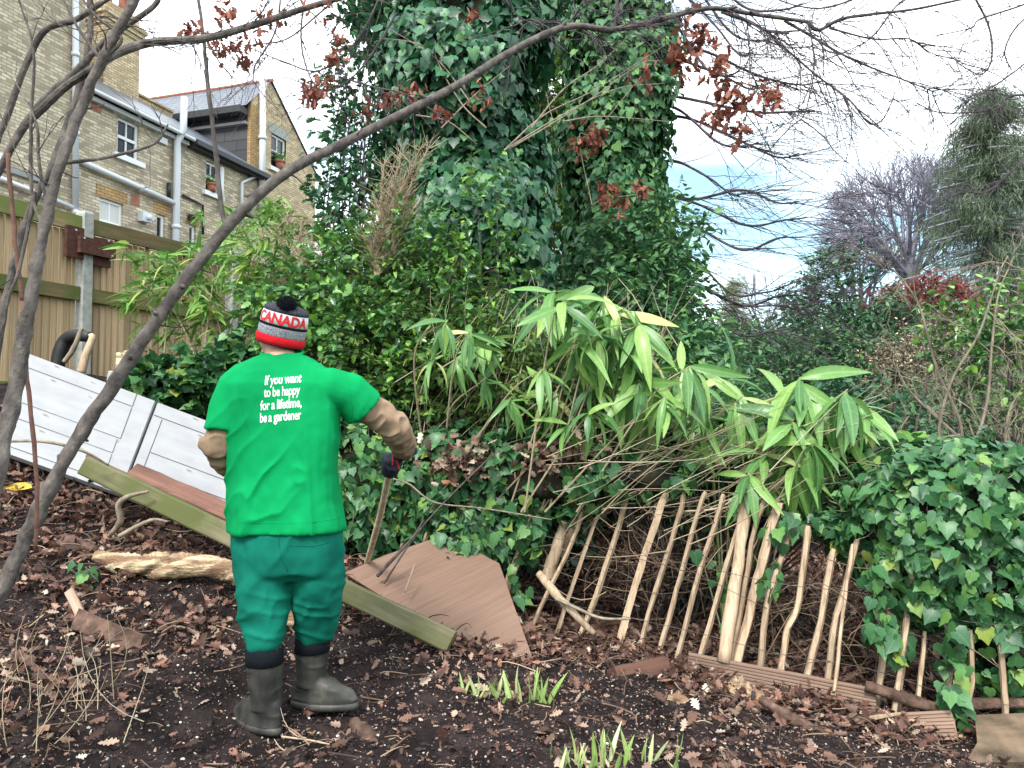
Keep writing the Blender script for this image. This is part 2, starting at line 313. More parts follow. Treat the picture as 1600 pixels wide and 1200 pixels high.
def brickmat(name, c1, c2, mort, sc=1.0):
    def f(t, b):
        tc = nn(t, 'ShaderNodeTexCoord'); sp = nn(t, 'ShaderNodeSeparateXYZ'); t.links.new(tc.outputs['Object'], sp.inputs[0])
        ad = nn(t, 'ShaderNodeMath', _operation='ADD'); t.links.new(sp.outputs[0], ad.inputs[0]); t.links.new(sp.outputs[1], ad.inputs[1])
        cb = nn(t, 'ShaderNodeCombineXYZ'); t.links.new(ad.outputs[0], cb.inputs[0]); t.links.new(sp.outputs[2], cb.inputs[1])
        br = nn(t, 'ShaderNodeTexBrick', Scale=1., Mortar__Size=.011, Brick__Width=.225, Row__Height=.074, Bias=0.); br.inputs['Mortar Smooth'].default_value = .2
        br.inputs['Color1'].default_value = (*c1, 1); br.inputs['Color2'].default_value = (*c2, 1); br.inputs['Mortar'].default_value = (*mort, 1); t.links.new(cb.outputs[0], br.inputs[0])
        z = nn(t, 'ShaderNodeTexNoise', Scale=1.3, Detail=7., Roughness=.7); t.links.new(tc.outputs['Object'], z.inputs[0]); mr = nn(t, 'ShaderNodeMapRange'); mr.inputs[3].default_value = .45; mr.inputs[4].default_value = 1.5; t.links.new(z.outputs[0], mr.inputs[0])
        hs = nn(t, 'ShaderNodeHueSaturation'); t.links.new(br.outputs[0], hs.inputs['Color']); t.links.new(mr.outputs[0], hs.inputs['Value']); t.links.new(hs.outputs[0], b.inputs['Base Color'])
        b.inputs['Roughness'].default_value = .9; iv = nn(t, 'ShaderNodeMath', _operation='SUBTRACT'); iv.inputs[0].default_value = 1; t.links.new(br.outputs['Fac'], iv.inputs[1]); bump(t, b, iv.outputs[0], .7, .012)
    return mat(name, f)
M['brick'] = brickmat('london_stock_brick', (.70, .58, .41), (.33, .26, .175), (.30, .27, .22))
M['brick2'] = brickmat('yellow_brick', (.78, .61, .36), (.46, .34, .20), (.30, .25, .19))
M['brickred'] = brickmat('gauged_brick', (.52, .32, .13), (.40, .24, .10), (.2, .15, .09))
def slate(name, c1, c2, w=.5, h=.25, rough=.45):
    def f(t, b):
        tc = nn(t, 'ShaderNodeTexCoord'); sp = nn(t, 'ShaderNodeSeparateXYZ'); t.links.new(tc.outputs['Object'], sp.inputs[0])
        ad = nn(t, 'ShaderNodeMath', _operation='ADD'); t.links.new(sp.outputs[0], ad.inputs[0]); t.links.new(sp.outputs[1], ad.inputs[1])
        cb = nn(t, 'ShaderNodeCombineXYZ'); t.links.new(ad.outputs[0], cb.inputs[0]); t.links.new(sp.outputs[2], cb.inputs[1])
        br = nn(t, 'ShaderNodeTexBrick', Scale=1., Mortar__Size=.012, Brick__Width=w, Row__Height=h); br.inputs['Color1'].default_value = (*c1, 1); br.inputs['Color2'].default_value = (*c2, 1); br.inputs['Mortar'].default_value = (.02, .02, .025, 1)
        t.links.new(cb.outputs[0], br.inputs[0]); t.links.new(br.outputs[0], b.inputs['Base Color']); b.inputs['Roughness'].default_value = rough
        iv = nn(t, 'ShaderNodeMath', _operation='SUBTRACT'); iv.inputs[0].default_value = 1; t.links.new(br.outputs['Fac'], iv.inputs[1]); bump(t, b, iv.outputs[0], .6, .02)
    return mat(name, f)
M['slate'] = slate('roof_slate', (.10, .115, .15), (.15, .165, .20), .3, .13, .4)
M['tile'] = slate('tile_hanging', (.05, .05, .058), (.075, .075, .085), .9, .33, .5)
# ================= GROUND =================
_A = [(415,1150,3.16),(510,1112,3.36),(800,1200,3.0),(1200,1200,3.3),(1600,1200,3.6),(1370,1120,4.2),(1075,1048,4.7),(960,1010,4.95),(832,1037,4.35),(700,1018,4.2),
      (600,925,5.2),(0,1200,2.7),(100,1050,3.3),(200,945,4.0),(60,870,4.38),(330,872,4.6),(60,775,4.8),(-10,716,4.93),(188,784,4.93),(395,848,4.85),(100,586,6.85),(127,600,6.5),(215,612,6.3),(300,640,6.2),(250,895,4.25),(1560,1190,3.75),
      (170,612,8.7),(330,600,10.3),(0,655,7.5),(1200,960,6.5),(900,940,7.0),(640,830,6.6)]
AP = [tuple(P(*a)) for a in _A] + [(-9,20,2.9),(-9,30,3.1),(-15,15,2.9),(0,20,.3),(10,20,0),(0,40,.3),(20,40,0),(-30,40,3),(0,0,-.05),(-4,0,.5),(4,0,-.35),(-6,5,1.5),(-9,8,2.4),
      (6,4,-.5),(8,8,-.4),(30,10,-.5),(-30,5,2.6),(5,12,-.2),(-2,12,.9),(2,2,-.12),(-2,1.5,.22)]
AP = np.array(AP)
def _fit():
    d = np.sqrt(((AP[:, None, :2] - AP[None, :, :2]) ** 2).sum(-1) + .09); n = len(AP)
    A = np.zeros((n + 3, n + 3)); A[:n, :n] = d; A[:n, n] = 1; A[:n, n + 1:] = AP[:, :2]; A[n:, :n] = A[:n, n:].T
    return np.linalg.solve(A, np.concatenate([AP[:, 2], [0, 0, 0]]))
_C = _fit()
def G(x, y):
    x = np.clip(np.atleast_1d(np.asarray(x, float)), -28, 28); y = np.clip(np.atleast_1d(np.asarray(y, float)), -2, 42)
    d = np.sqrt((x[:, None] - AP[None, :, 0]) ** 2 + (y[:, None] - AP[None, :, 1]) ** 2 + .09)
    return d @ _C[:-3] + _C[-3] + _C[-2] * x + _C[-1] * y
def g1(x, y): return float(G(x, y)[0])
def GP(px, py, y0=2.5, y1=30):
    """where the view ray through a pixel meets the ground"""
    Y = np.linspace(y0, y1, 600); pts = np.array([P(px, py, 1.0)]); d = pts[0] - np.array([0, 0, CAMZ])
    X = d[0] * Y; Z = CAMZ + d[2] * Y; h = Z - G(X, Y); i = np.argmax(h < 0)
    return Vector((X[i], Y[i], g1(X[i], Y[i])))
def axis(lo, hi, flo, fhi, fine, g=1.16):
    a = list(np.arange(flo, fhi, fine)); s = fine; x = flo
    while x > lo: s *= g; x -= s; a.insert(0, x)
    s = fine; x = a[-1]
    while x < hi: s *= g; x += s; a.append(x)
    return np.array(a)
gx = axis(-900, 900, -3.2, 3.6, .028); gy = axis(-60, 1500, 2.2, 6.2, .028)
XX, YY = np.meshgrid(gx, gy); xf, yf = XX.ravel(), YY.ravel(); zf = G(xf, yf)
p3 = np.stack([xf, yf, np.zeros_like(xf)], 1); near = np.clip(1 - (yf - 7) / 4, 0, 1) * (np.abs(xf) < 12)
zf = zf + near * (.022 * fbm(p3, 3., 3, 1) + .016 * fbm(p3, 11., 3, 5) + .011 * np.maximum(fbm(p3, 26., 2, 9), 0))
nx, ny = len(gx), len(gy); I = np.arange(nx * ny).reshape(ny, nx)
Fq = np.stack([I[:-1, :-1], I[:-1, 1:], I[1:, 1:], I[1:, :-1]], -1).reshape(-1, 4)
gr = mk('ground', np.stack([xf, yf, zf], 1), Fq, M['soil'], None, True); tag(gr, kind='structure')

# ================= HOUSES =================
HU = np.array([.302, .953]); HO = np.array([-9.8, 18.0]); HA = math.atan2(.953, .302)
def house_t(px, py, y=0.):
    """facade coordinate t and height z of a pixel, on the plane set back y from the facade"""
    d = P(px, py, 1.0); d = np.array([d.x, 1.0, d.z - CAMZ])
    o = HO + np.array([-.953, .302]) * y
    # s*d.xy = o + t*HU
    A = np.array([[d[0], -HU[0]], [d[1], -HU[1]]]); s, t = np.linalg.solve(A, o); return t, CAMZ + s * d[2]
def house_root(name, label, cat='house'):
    r = empty(name, (HO[0], HO[1], 0), label, cat); r.rotation_euler = (0, 0, HA); return r
def lobj(mb, name, m, parent, smooth=False, origin=None):
    """mesh given in the house's local frame"""
    V = np.vstack(mb.V); me = bpy.data.meshes.new(name); me.from_pydata([tuple(v) for v in V], [], mb.F); me.update()
    if smooth: me.polygons.foreach_set('use_smooth', [True] * len(me.polygons))
    me.materials.append(m); o = bpy.data.objects.new(name, me); COL.objects.link(o); o.parent = parent; return o
def wall_holes(mb, t0, t1, z0, z1, holes, y=0., dep=.14):
    ts = sorted({t0, t1, *[h[0] for h in holes], *[h[1] for h in holes]}); zs = sorted({z0, z1, *[h[2] for h in holes], *[h[3] for h in holes]})
    for a, b in zip(ts, ts[1:]):
        for c, d in zip(zs, zs[1:]):
            mt, mz = (a + b) / 2, (c + d) / 2
            if any(h[0] < mt < h[1] and h[2] < mz < h[3] for h in holes): continue
            mb.quad((a, y, c), (b, y, c), (b, y, d), (a, y, d))
    for a, b, c, d in holes:
        mb.quad((a, y, c), (a, y + dep, c), (a, y + dep, d), (a, y, d)); mb.quad((b, y, c), (b, y, d), (b, y + dep, d), (b, y + dep, c))
        mb.quad((a, y, d), (a, y + dep, d), (b, y + dep, d), (b, y, d)); mb.quad((a, y, c), (b, y, c), (b, y + dep, c), (a, y + dep, c))
def window(root, a, b, c, d, y=0., sash=True, sill=True, curtain=False, vbar=True):
    dep = y + .09; f = MB(); w = .07
    f.box((a, dep - .03, c), (a + w, dep + .04, d)); f.box((b - w, dep - .03, c), (b, dep + .04, d))
    f.box((a + w, dep - .03, c), (b - w, dep + .04, c + w)); f.box((a + w, dep - .03, d - w), (b - w, dep + .04, d))
    if sash: m = (c + d) / 2; f.box((a + w, dep - .045, m - .035), (b - w, dep + .03, m + .035))
    if vbar: m = (a + b) / 2; f.box((m - .02, dep - .02, c + w), (m + .02, dep + .02, d - w))
    fr = lobj(f, 'window', M['frame'], root)
    gl = MB(); gl.quad((a + .02, dep + .01, c + .02), (b - .02, dep + .01, c + .02), (b - .02, dep + .01, d - .02), (a + .02, dep + .01, d - .02)); lobj(gl, 'pane', M['glass'], fr)
    if curtain:
        k = MB(); n = 14
        for i in range(n):
            t0 = a + (b - a) * i / n; t1 = a + (b - a) * (i + 1) / n; k.quad((t0, dep - .001 - .004 * (i % 2), c + .07), (t1, dep - .001 - .004 * ((i + 1) % 2), c + .07), (t1, dep - .001 - .004 * ((i + 1) % 2), d - .07), (t0, dep - .001 - .004 * (i % 2), d - .07))
        lobj(k, 'curtain', M['curtain'], fr)
    if sill:
        s = MB(); s.box((a - .14, y - .09, c - .13), (b + .14, y + .0, c - .003)); lobj(s, 'sill', M['frame'], fr)
    return fr
def lpipe(root, pts, r, m, name='drainpipe', n=10, collars=True):
    mb = MB(); mb.tube(pts, r, n)
    if collars:
        L = 0
        for a, b in zip(pts, pts[1:]):
            a, b = np.array(a, float), np.array(b, float); l = np.linalg.norm(b - a)
            for k in range(1, int(l / 1.8) + 1):
                c = a + (b - a) * (k * 1.8 / l); dd = (b - a) / l * .05; mb.tube([c - dd, c + dd], r * 1.3, n)
    return lobj(mb, name, m, root, True)
# ---- the terrace wing with the slate roof ----
hw = house_root('brick_house', 'pale brick house wing with slate roof, tall chimney and white drainpipes above the wooden fence')
z0 = 1.5; EZ = 8.85; TE = 6.3
def rect(px0, pyt0, px1, pyb0):
    t0, zt = house_t(px0, pyt0); t1, _ = house_t(px1, pyt0); _, zb = house_t(px0, pyb0); return (t0, t1, zb, zt)
wins = [rect(184, 181, 218, 240), rect(322, 250, 343, 298), rect(156, 307, 193, 345)]
small = [rect(245, 333, 258, 372), rect(296, 350, 306, 385)]
mb = MB(); wall_holes(mb, -.43, TE, z0, EZ, wins + small)
mb.quad((TE, 0, z0), (TE, 5, z0), (TE, 5, EZ), (TE, 0, EZ)); mb.quad((-.43, 5, z0), (-.43, 5, EZ), (TE, 5, EZ), (TE, 5, z0))
mb.quad((TE, 0, EZ), (TE, 5, EZ), (TE, 2.5, EZ + 1.68))
lobj(mb, 'wall', M['brick'], hw)
# inner dark room so that windows show depth
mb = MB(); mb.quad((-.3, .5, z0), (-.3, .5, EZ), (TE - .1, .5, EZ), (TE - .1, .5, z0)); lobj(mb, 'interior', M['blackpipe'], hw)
mb = MB(); mb.box((-.43, -.02, EZ - .02), (TE + .1, 0.0, EZ + .03))
rz = EZ + 1.72
mb = MB(); th = .08
mb.add([(-.43, -.22, EZ + .03), (TE + .12, -.22, EZ + .03), (TE + .12, 2.5, rz), (-.43, 2.5, rz), (-.43, -.22, EZ + .03 + th), (TE + .12, -.22, EZ + .03 + th), (TE + .12, 2.5, rz + th), (-.43, 2.5, rz + th)],
       [(0, 3, 2, 1), (4, 5, 6, 7), (0, 1, 5, 4), (1, 2, 6, 5), (3, 0, 4, 7)])
mb.quad((-.43, 2.5, rz + th), (TE + .12, 2.5, rz + th), (TE + .12, 5.2, EZ), (-.43, 5.2, EZ))
rf = lobj(mb, 'roof', M['slate'], hw)
mb = MB(); mb.box((-.43, 2.45, rz + .0), (5.2, 2.75, rz + .20)); mb.box((-.43, 2.38, rz + .202), (5.2, 2.82, rz + .26)); lobj(mb, 'parapet', M['brick2'], rf)
# chimney
t0, _ = house_t(150, 60, 2.6); t1, _ = house_t(206, 60, 2.6); zc = house_t(206, 46, 2.6)[1]
mb = MB(); mb.box((t0, 2.3, rz - .6), (t1, 3.5, zc - .45))
for k in range(3): mb.box((t0 - .05 * (k + 1), 2.3 - .05 * (k + 1), zc - .448 + .12 * k), (t1 + .05 * (k + 1), 3.5 + .05 * (k + 1), zc - .45 + .12 * (k + 1)))
mb.box((t0 + .02, 2.32, zc - .09), (t1 - .02, 3.48, zc + .25))
ch = lobj(mb, 'chimney', M['brick2'], rf)
for k, yy in enumerate((2.6, 3.15)):
    for q in range(2):
        tt = t0 + (t1 - t0) * (.28 + .45 * q); mb = MB()
        mb.tube([(tt, yy, zc + .25), (tt, yy, zc + .33), (tt, yy, zc + .75), (tt, yy, zc + .80), (tt, yy, zc + .88)], [.17, .14, .125, .16, .15], 14)
        if q == 0 or k == 0: lobj(mb, 'chimney_pot', M['terra'], ch, True)
mb = MB(); mb.tube([(-.43, -.29, EZ + .0), (2.95, -.29, EZ + .0)], .055, 10); mb.box((-.43, -.13, EZ - .14), (2.95, -.005, EZ - .04)); lobj(mb, 'gutter', M['pipe'], hw)
mb = MB(); mb.box((3.0, -.36, EZ - .10), (TE + .12, -.22, EZ + .03)); mb.box((3.0, -.215, EZ - .16), (TE + .1, -.005, EZ - .02)); lobj(mb, 'gutter', M['lead'], hw)
window(hw, *wins[0]); w = window(hw, *wins[1]); window(hw, *wins[2], sash=False, sill=False, curtain=True)
a, b, c, d = wins[1]
for s in small: window(hw, *s, sash=False, sill=False, vbar=False)
# window arches and air bricks
for a, b, c, d in (wins[2], small[0], small[1]): mb = MB(); mb.box((a - .12, -.012, d + .003), (b + .12, -.0, d + .30)); lobj(mb, 'window_arch', M['brickred'], hw)
for px, py in ((211, 312), (150, 165)):
    t, z = house_t(px, py); mb = MB(); mb.box((t - .14, -.012, z - .14), (t + .14, 0, z + .12)); lobj(mb, 'air_brick', M['terra'], hw)
def tz(px, py, y=-.12): t, z = house_t(px, py, y); return (t, y, z)
lpipe(hw, [tz(118, -160), tz(118, 338)], .07, M['pipe'])
tp, zp = house_t(277, 225, -.14)
lpipe(hw, [tz(288, 152, -.3), tz(286, 205, -.3), tz(277, 222, -.14), tz(277, 250, -.14), (tp, -.14, 2.0)], .092, M['pipe'])
lpipe(hw, [tz(127, 252), tz(274, 318)], .07, M['pipe'])
lpipe(hw, [tz(0, 278, -.12), tz(114, 324, -.12)], .05, M['pipe'], collars=False)
lpipe(hw, [tz(286, 305, -.06), tz(317, 321, -.06), tz(317, 366, -.06)], .035, M['blackpipe'], collars=False)
lpipe(hw, [tz(264, 286, -.06), tz(264, 308, -.06)], .05, M['blackpipe'], collars=False)
lpipe(hw, [tz(346, 262, -.1), tz(346, 330, -.1)], .07, M['pipe'], collars=False)
lpipe(hw, [tz(399, 276, -.1), tz(378, 285, -.1), tz(378, 350, -.1)], .045, M['pipe'], collars=False)
mb = MB(); t, z = house_t(222, 340); mb.box((t - .14, -.16, z - .12), (t + .14, -.0, z + .12)); mb.tube([(t + .05, -.17, z), (t + .05, -.3, z - .02)], .07, 10); lobj(mb, 'boiler_vent', M['pipe'], hw)
mb = MB(); t, z = house_t(296, 340); mb.tube([(t, 0, z), (t, -.2, z - .02), (t + .05, -.35, z + .02)], [.1, .09, .05], 10); lobj(mb, 'wall_lamp', M['blackpipe'], hw)
mb = MB(); t, z = house_t(252, 220); mb.box((t - .14, -.08, z - .08), (t + .14, 0, z + .08)); lobj(mb, 'extractor_cover', M['pipe'], hw)
# small tree-level pot on the far sill
a, b, c, d = wins[1]
def lpot(t, y, z, s, label):
    r = empty('flower_pot', tuple(list(HO + HU * t + np.array([-.953, .302]) * y)) + (z,), label, 'flower pot')
    mb = MB(); o = np.array(r.location); mb.tube([o, o + (0, 0, .18 * s)], [.08 * s, .12 * s], 14); mb.tube([o + (0, 0, .181 * s), o + (0, 0, .23 * s)], .14 * s, 14); mb.build('pot', M['terra'], r, True)
    n = 90; p = o + np.array([0, 0, .3 * s]) + RNG.normal(size=(n, 3)) * .07 * s; leaves('foliage', OVAL, p, rv(n), rv(n), .07 * s, M['bamboo'], r)
lpot((a + b) / 2 - .1, -.05, c - .003, 1.1, 'terracotta flower pot on the house window sill behind the thin vertical branch')
# ---- tall left block ----
hl = house_root('tall_brick_house', 'tall pale brick house block at the far left with a white downpipe on its corner')
mb = MB(); mb.add([(-7, -.02, 1.5), (-.43, -.02, 1.5), (-.43, -.02, 13), (-7, -.02, 13), (-7, 6, 1.5), (-.43, 6, 1.5), (-.43, 6, 13), (-7, 6, 13)], [(0, 1, 2, 3), (1, 5, 6, 2), (4, 7, 6, 5), (0, 3, 7, 4), (3, 2, 6, 7)]); lobj(mb, 'wall', M['brick'], hl)
mb = MB(); mb.add([(-7.1, -.3, 13), (-.3, -.3, 13), (-.3, 6.2, 13), (-7.1, 6.2, 13), (-7.1, 3, 15.4), (-.3, 3, 15.4)], [(0, 1, 5, 4), (2, 3, 4, 5), (0, 4, 3), (1, 2, 5), (3, 2, 1, 0)]); lobj(mb, 'roof', M['slate'], hl)
mb = MB(); t, z = house_t(25, 270); mb.box((t - .5, -.1, z - .06), (t + .9, -.023, z + .06)); lobj(mb, 'sill', M['white'], hl)
mb = MB(); mb.box((t - 1.9, -.045, z + .07), (t - .2, -.022, z + .3)); lobj(mb, 'window', M['frame'], hl)
# ---- far gabled house ----
hg = house_root('gabled_house', 'yellow brick gable house with grey slate roof and dark tile hung side')
tL = 5.78; tPk, zPk = house_t(423, 129, .02); tR, zR = house_t(493, 272, .02); gw = house_t(424, 206, .02); gw2 = house_t(446, 262, .02); gwr = (house_t(424, 206, .02)[0], house_t(447, 206, .02)[0], house_t(424, 260, .02)[1], house_t(424, 207, .02)[1])
YG = .02; zL = zPk - (tPk - tL) * .95
mb = MB(); wall_holes(mb, tL, tR, 1.6, gwr[3], [gwr], YG)
zt = gwr[3]
# above the window head: polygon up to the raking edges (right side falls below the head height at tR)
fR = lambda z: tPk + (tR - tPk) * (zPk - z) / (zPk - zR)
mbx = MB()
if zR > zt: mb.quad((tL, YG, zt), (tR, YG, zt), (tR, YG, zR), (tPk, YG, zPk), (tL, YG, zL))
else:
    mb = MB(); mb2 = []; wall_holes(mb, tL, tR, 1.6, zR, [gwr] if gwr[3] < zR else [(gwr[0], gwr[1], gwr[2], zR)], YG)
    mb.quad((tL, YG, zR), (gwr[0], YG, zR), (gwr[0], YG, zt), (tL, YG, zt)); mb.quad((gwr[1], YG, zR), (tR, YG, zR), (fR(zt), YG, zt), (gwr[1], YG, zt)); mb.quad((tL, YG, zt), (fR(zt), YG, zt), (tPk, YG, zPk), (tL, YG, zL))
mb.quad((tR, YG, 1.6), (tR, 7, 1.6), (tR, 7, zR), (tR, YG, zR))
lobj(mb, 'wall', M['brick2'], hg)
mb = MB(); mb.quad((tL, YG, 1.6), (tL, YG, zL - .05), (tL, 7, zL - .05), (tL, 7, 1.6)); lobj(mb, 'tile_hung_wall', M['tile'], hg)
mb = MB(); mb.box((tL - .006, YG - .004, 8.0), (tL + .35, YG + .10, zL - .1)); lobj(mb, 'brick_corner', M['brickred'], hg)
mb = MB(); mb.quad((tL - .3, YG - .06, zL - .28), (tPk, YG - .06, zPk + .06), (tPk, 7, zPk + .06), (tL - .3, 7, zL - .28)); mb.quad((tPk, YG - .06, zPk + .06), (tR + .2, YG - .06, zR - .15), (tR + .2, 7, zR - .15), (tPk, 7, zPk + .06)); r2 = lobj(mb, 'roof', M['slate'], hg)
mb = MB(); mb.tube([(tPk, -.06, zPk + .06), (tPk, 7, zPk + .06)], .06, 8); lobj(mb, 'ridge_tile', M['terra'], r2)
mb = MB(); mb.box((tL - .42, .1, zL - .50), (tL - .006, 7, zL - .3)); lobj(mb, 'gutter', M['lead'], r2)
mb = MB(); mb.box((tL - .16, .1, zL - .78), (tL - .008, 7, zL - .7)); lobj(mb, 'fascia', M['white'], r2)
window(hg, *gwr, y=YG); a, b, c, d = gwr
mb = MB(); mb.box((a - .15, YG - .014, d + .003), (b + .15, YG, d + .32)); lobj(mb, 'window_arch', M['brown'] if 'brown' in M else M['concrete'], hg)
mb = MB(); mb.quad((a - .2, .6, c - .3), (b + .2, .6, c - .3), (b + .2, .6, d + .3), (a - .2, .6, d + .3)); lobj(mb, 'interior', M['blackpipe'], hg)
lpot((a + b) / 2, -.03, c - .003, 1.3, 'terracotta flower pot on the sill of the gable window')
lpipe(hg, [tz(411, 127, -.12), tz(409, 330, -.12)], .10, M['pipe'])
mb = MB(); t, z = house_t(343, 190, 2.); mb.tube([(t, 2.5, zPk - 1.5), (t, 2.5, zPk + 1.2)], .025, 5); lobj(mb, 'aerial', M['blackpipe'], r2)

# ================= BROWN CLOSE-BOARD FENCE =================
def Ff(px): # distance of the fence at a photo column: the fence runs away to the right
    X0, Y0 = P(130, 340, 8.5).x, 8.5; u = np.array([.40, .9165]); k = (px - 800) / FPX * 1.0
    # X0+u0 s = k*(Y0+u1 s)*cosish
    s = (k * Y0 - X0) / (u[0] - k * u[1]); return s, Vector((X0 + u[0] * s, Y0 + u[1] * s, 0))
fa = math.atan2(.9165, .40); fu = Vector((.40, .9165, 0)); fo = P(130, 340, 8.5)
fz_top = fo.z
def floc(s, y, z): return Vector((fo.x, fo.y, 0)) + fu * s + Vector((-.9165, .40, 0)) * y + Vector((0, 0, z))
FZ = {'top': fz_top - .02}
# heights measured from the photo at px=60 and px=300
def fheight(px, py): s, w = Ff(px); return s, P(px, py, w.y).z
posts = [-2.9, 0.0, Ff(357)[0], Ff(357)[0] * 2, Ff(357)[0] * 3, -5.8]; posts.sort()
print('fence posts', posts, 'top', [fheight(p, q) for p, q in ((15, 330), (130, 345), (290, 392), (370, 415))], 'mid', [fheight(p, q) for p, q in ((15, 455), (130, 470), (310, 505))], 'bot', [fheight(p, q) for p, q in ((170, 590), (300, 590))])
ztp = fheight(200, 368)[1]; zmd = fheight(130, 472)[1]; zbt = ztp - 1.95
fl = ['brown close-board fence bay at the far left behind the leaning grey trunk', 'brown close-board fence bay left of the concrete post with the brown bracket', 'brown close-board fence bay just right of the concrete post with the bracket', 'brown close-board fence bay right of the second concrete post, partly behind bamboo', 'brown close-board fence bay farthest along, mostly behind bushes']
for i, (s0, s1) in enumerate(zip(posts, posts[1:])):
    r = empty('board_fence', floc((s0 + s1) / 2, 0, zbt), fl[i], 'fence', 'brown fence bays'); s = s0 + .07
    def inv(o, s_=None): return o
    while s < s1 - .08:
        w = random.uniform(.085, .105); w = min(w, s1 - .07 - s)
        if w < .03: break
        V = [floc(s, -.014, zbt), floc(s + w, .006, zbt), floc(s + w, .018, zbt), floc(s, -.001, zbt)]; top = ztp - .11 + random.uniform(-.01, .012)
        V += [Vector((v.x, v.y, top)) for v in V]
        me = bpy.data.meshes.new('board'); me.from_pydata([tuple(v - V[0]) for v in V], [], [(0, 3, 2, 1), (4, 5, 6, 7), (0, 1, 5, 4), (1, 2, 6, 5), (2, 3, 7, 6), (3, 0, 4, 7)]); me.materials.append(M['fencewood'])
        o = bpy.data.objects.new('board', me); COL.objects.link(o); o.parent = r; o.location = V[0] - Vector(r.location); s += w - .011
    for z, h, nm in ((ztp - .11, .17, 'top_rail'), (zmd, .15, 'middle_rail'), (zbt + .02, .14, 'gravel_board')):
        me = bpy.data.meshes.new(nm); x0, x1 = -(s1 - s0) / 2 + .06, (s1 - s0) / 2 - .06
        me.from_pydata([(x0, -.062, 0), (x1, -.062, 0), (x1, -.017, 0), (x0, -.017, 0), (x0, -.062, h), (x1, -.062, h), (x1, -.017, h), (x0, -.017, h)], [], [(0, 3, 2, 1), (4, 5, 6, 7), (0, 1, 5, 4), (1, 2, 6, 5), (2, 3, 7, 6), (3, 0, 4, 7)]); me.materials.append(M['railwood'])
        o = bpy.data.objects.new(nm, me); COL.objects.link(o); o.parent = r; o.rotation_euler = (0, 0, fa); o.location = floc((s0 + s1) / 2, 0, z) - Vector(r.location)
pl_ = ['grey concrete fence post at the far left edge', 'grey concrete fence post off the left side', 'grey concrete fence post carrying the brown wooden bracket', 'grey concrete fence post seen through the bamboo', 'grey concrete fence post hidden among the bushes', 'grey concrete fence post farthest along']
for s, lb in zip(posts, pl_):
    mb = MB(); V = [floc(s - .055, -.10, zbt - .4), floc(s + .055, -.10, zbt - .4), floc(s + .055, .05, zbt - .4), floc(s - .055, .05, zbt - .4)]
    zt_ = ztp + .10; T = [Vector((v.x, v.y, zt_)) for v in V]; c = sum((Vector(t) for t in T), Vector()) / 4; T2 = [c + (t - c) * .8 + Vector((0, 0, .03)) for t in T]
    mb.add(V + T + T2, [(0, 1, 5, 4), (1, 2, 6, 5), (2, 3, 7, 6), (3, 0, 4, 7), (4, 5, 9, 8), (5, 6, 10, 9), (6, 7, 11, 10), (7, 4, 8, 11), (8, 9, 10, 11)])
    o = mb.build('fence_post', M['concrete']); tag(o, lb, 'fence post')
# bracket clamped round the post
r = empty('wooden_bracket', floc(0, -.1, ztp - .45), 'dark brown wooden boards clamped round the concrete fence post', 'bracket')
for s0, s1, y0, y1, za, zb_ in ((-.26, -.06, -.10, -.06, -.42, -.08), (.06, .28, -.10, -.06, -.46, -.14), (-.14, .30, -.155, -.105, -.36, -.18), (-.27, .29, .055, .09, -.40, -.12)):
    mb = MB(); V = [floc(s, y, ztp + z) for z in (za, zb_) for s, y in ((s0, y0), (s1, y0), (s1, y1), (s0, y1))]
    mb.add(V, [(0, 3, 2, 1), (4, 5, 6, 7), (0, 1, 5, 4), (1, 2, 6, 5), (2, 3, 7, 6), (3, 0, 4, 7)]); mb.build('board', M['brownwood'], r)
mb = MB()
for s, z in ((-.1, -.2), (.25, -.22), (.25, -.33), (-.16, -.12), (.2, -.17)):
    yy = -.157 if s > -.15 and z < -.15 else -.102; a = floc(s, yy, ztp + z); mb.tube([a, a + Vector((.012, -.005, 0))], .008, 6)
mb.build('screw', M['pipe'], r)
# ================= THE GARDENER =================
def ring(c, a, b, n=24, yaw=0., pitch=0., roll=0., sq=2.3):
    """ellipse ring: half width a, half depth b, tilted"""
    th = np.linspace(0, 2 * np.pi, n, endpoint=False); e = 2 / sq
    x = np.sign(np.cos(th)) * np.abs(np.cos(th)) ** e * a; y = np.sign(np.sin(th)) * np.abs(np.sin(th)) ** e * b
    R = Matrix.Rotation(yaw, 3, 'Z') @ Matrix.Rotation(roll, 3, 'Y') @ Matrix.Rotation(pitch, 3, 'X')
    return np.array([tuple(Vector(c) + R @ Vector((p, q, 0))) for p, q in zip(x, y)])
def loft(rings):
    n = len(rings[0]); V = np.vstack(rings); F = []
    for i in range(len(rings) - 1):
        for j in range(n):
            k = (j + 1) % n; F.append((i * n + j, i * n + k, (i + 1) * n + k, (i + 1) * n + j))
    F.append(tuple(range(n))[::-1]); F.append(tuple(range((len(rings) - 1) * n, len(rings) * n))); return V, F
def ball(c, r, n=16, m=10):
    c = Vector(c); rr = r if hasattr(r, '__len__') else (r, r, r); V = []; F = []
    for i in range(m + 1):
        ph = math.pi * i / m
        for j in range(n): th = 2 * math.pi * j / n; V.append((c.x + rr[0] * math.sin(ph) * math.cos(th), c.y + rr[1] * math.sin(ph) * math.sin(th), c.z + rr[2] * math.cos(ph)))
    for i in range(m):
        for j in range(n): k = (j + 1) % n; F.append((i * n + j, (i + 1) * n + j, (i + 1) * n + k, i * n + k))
    return np.array(V), F
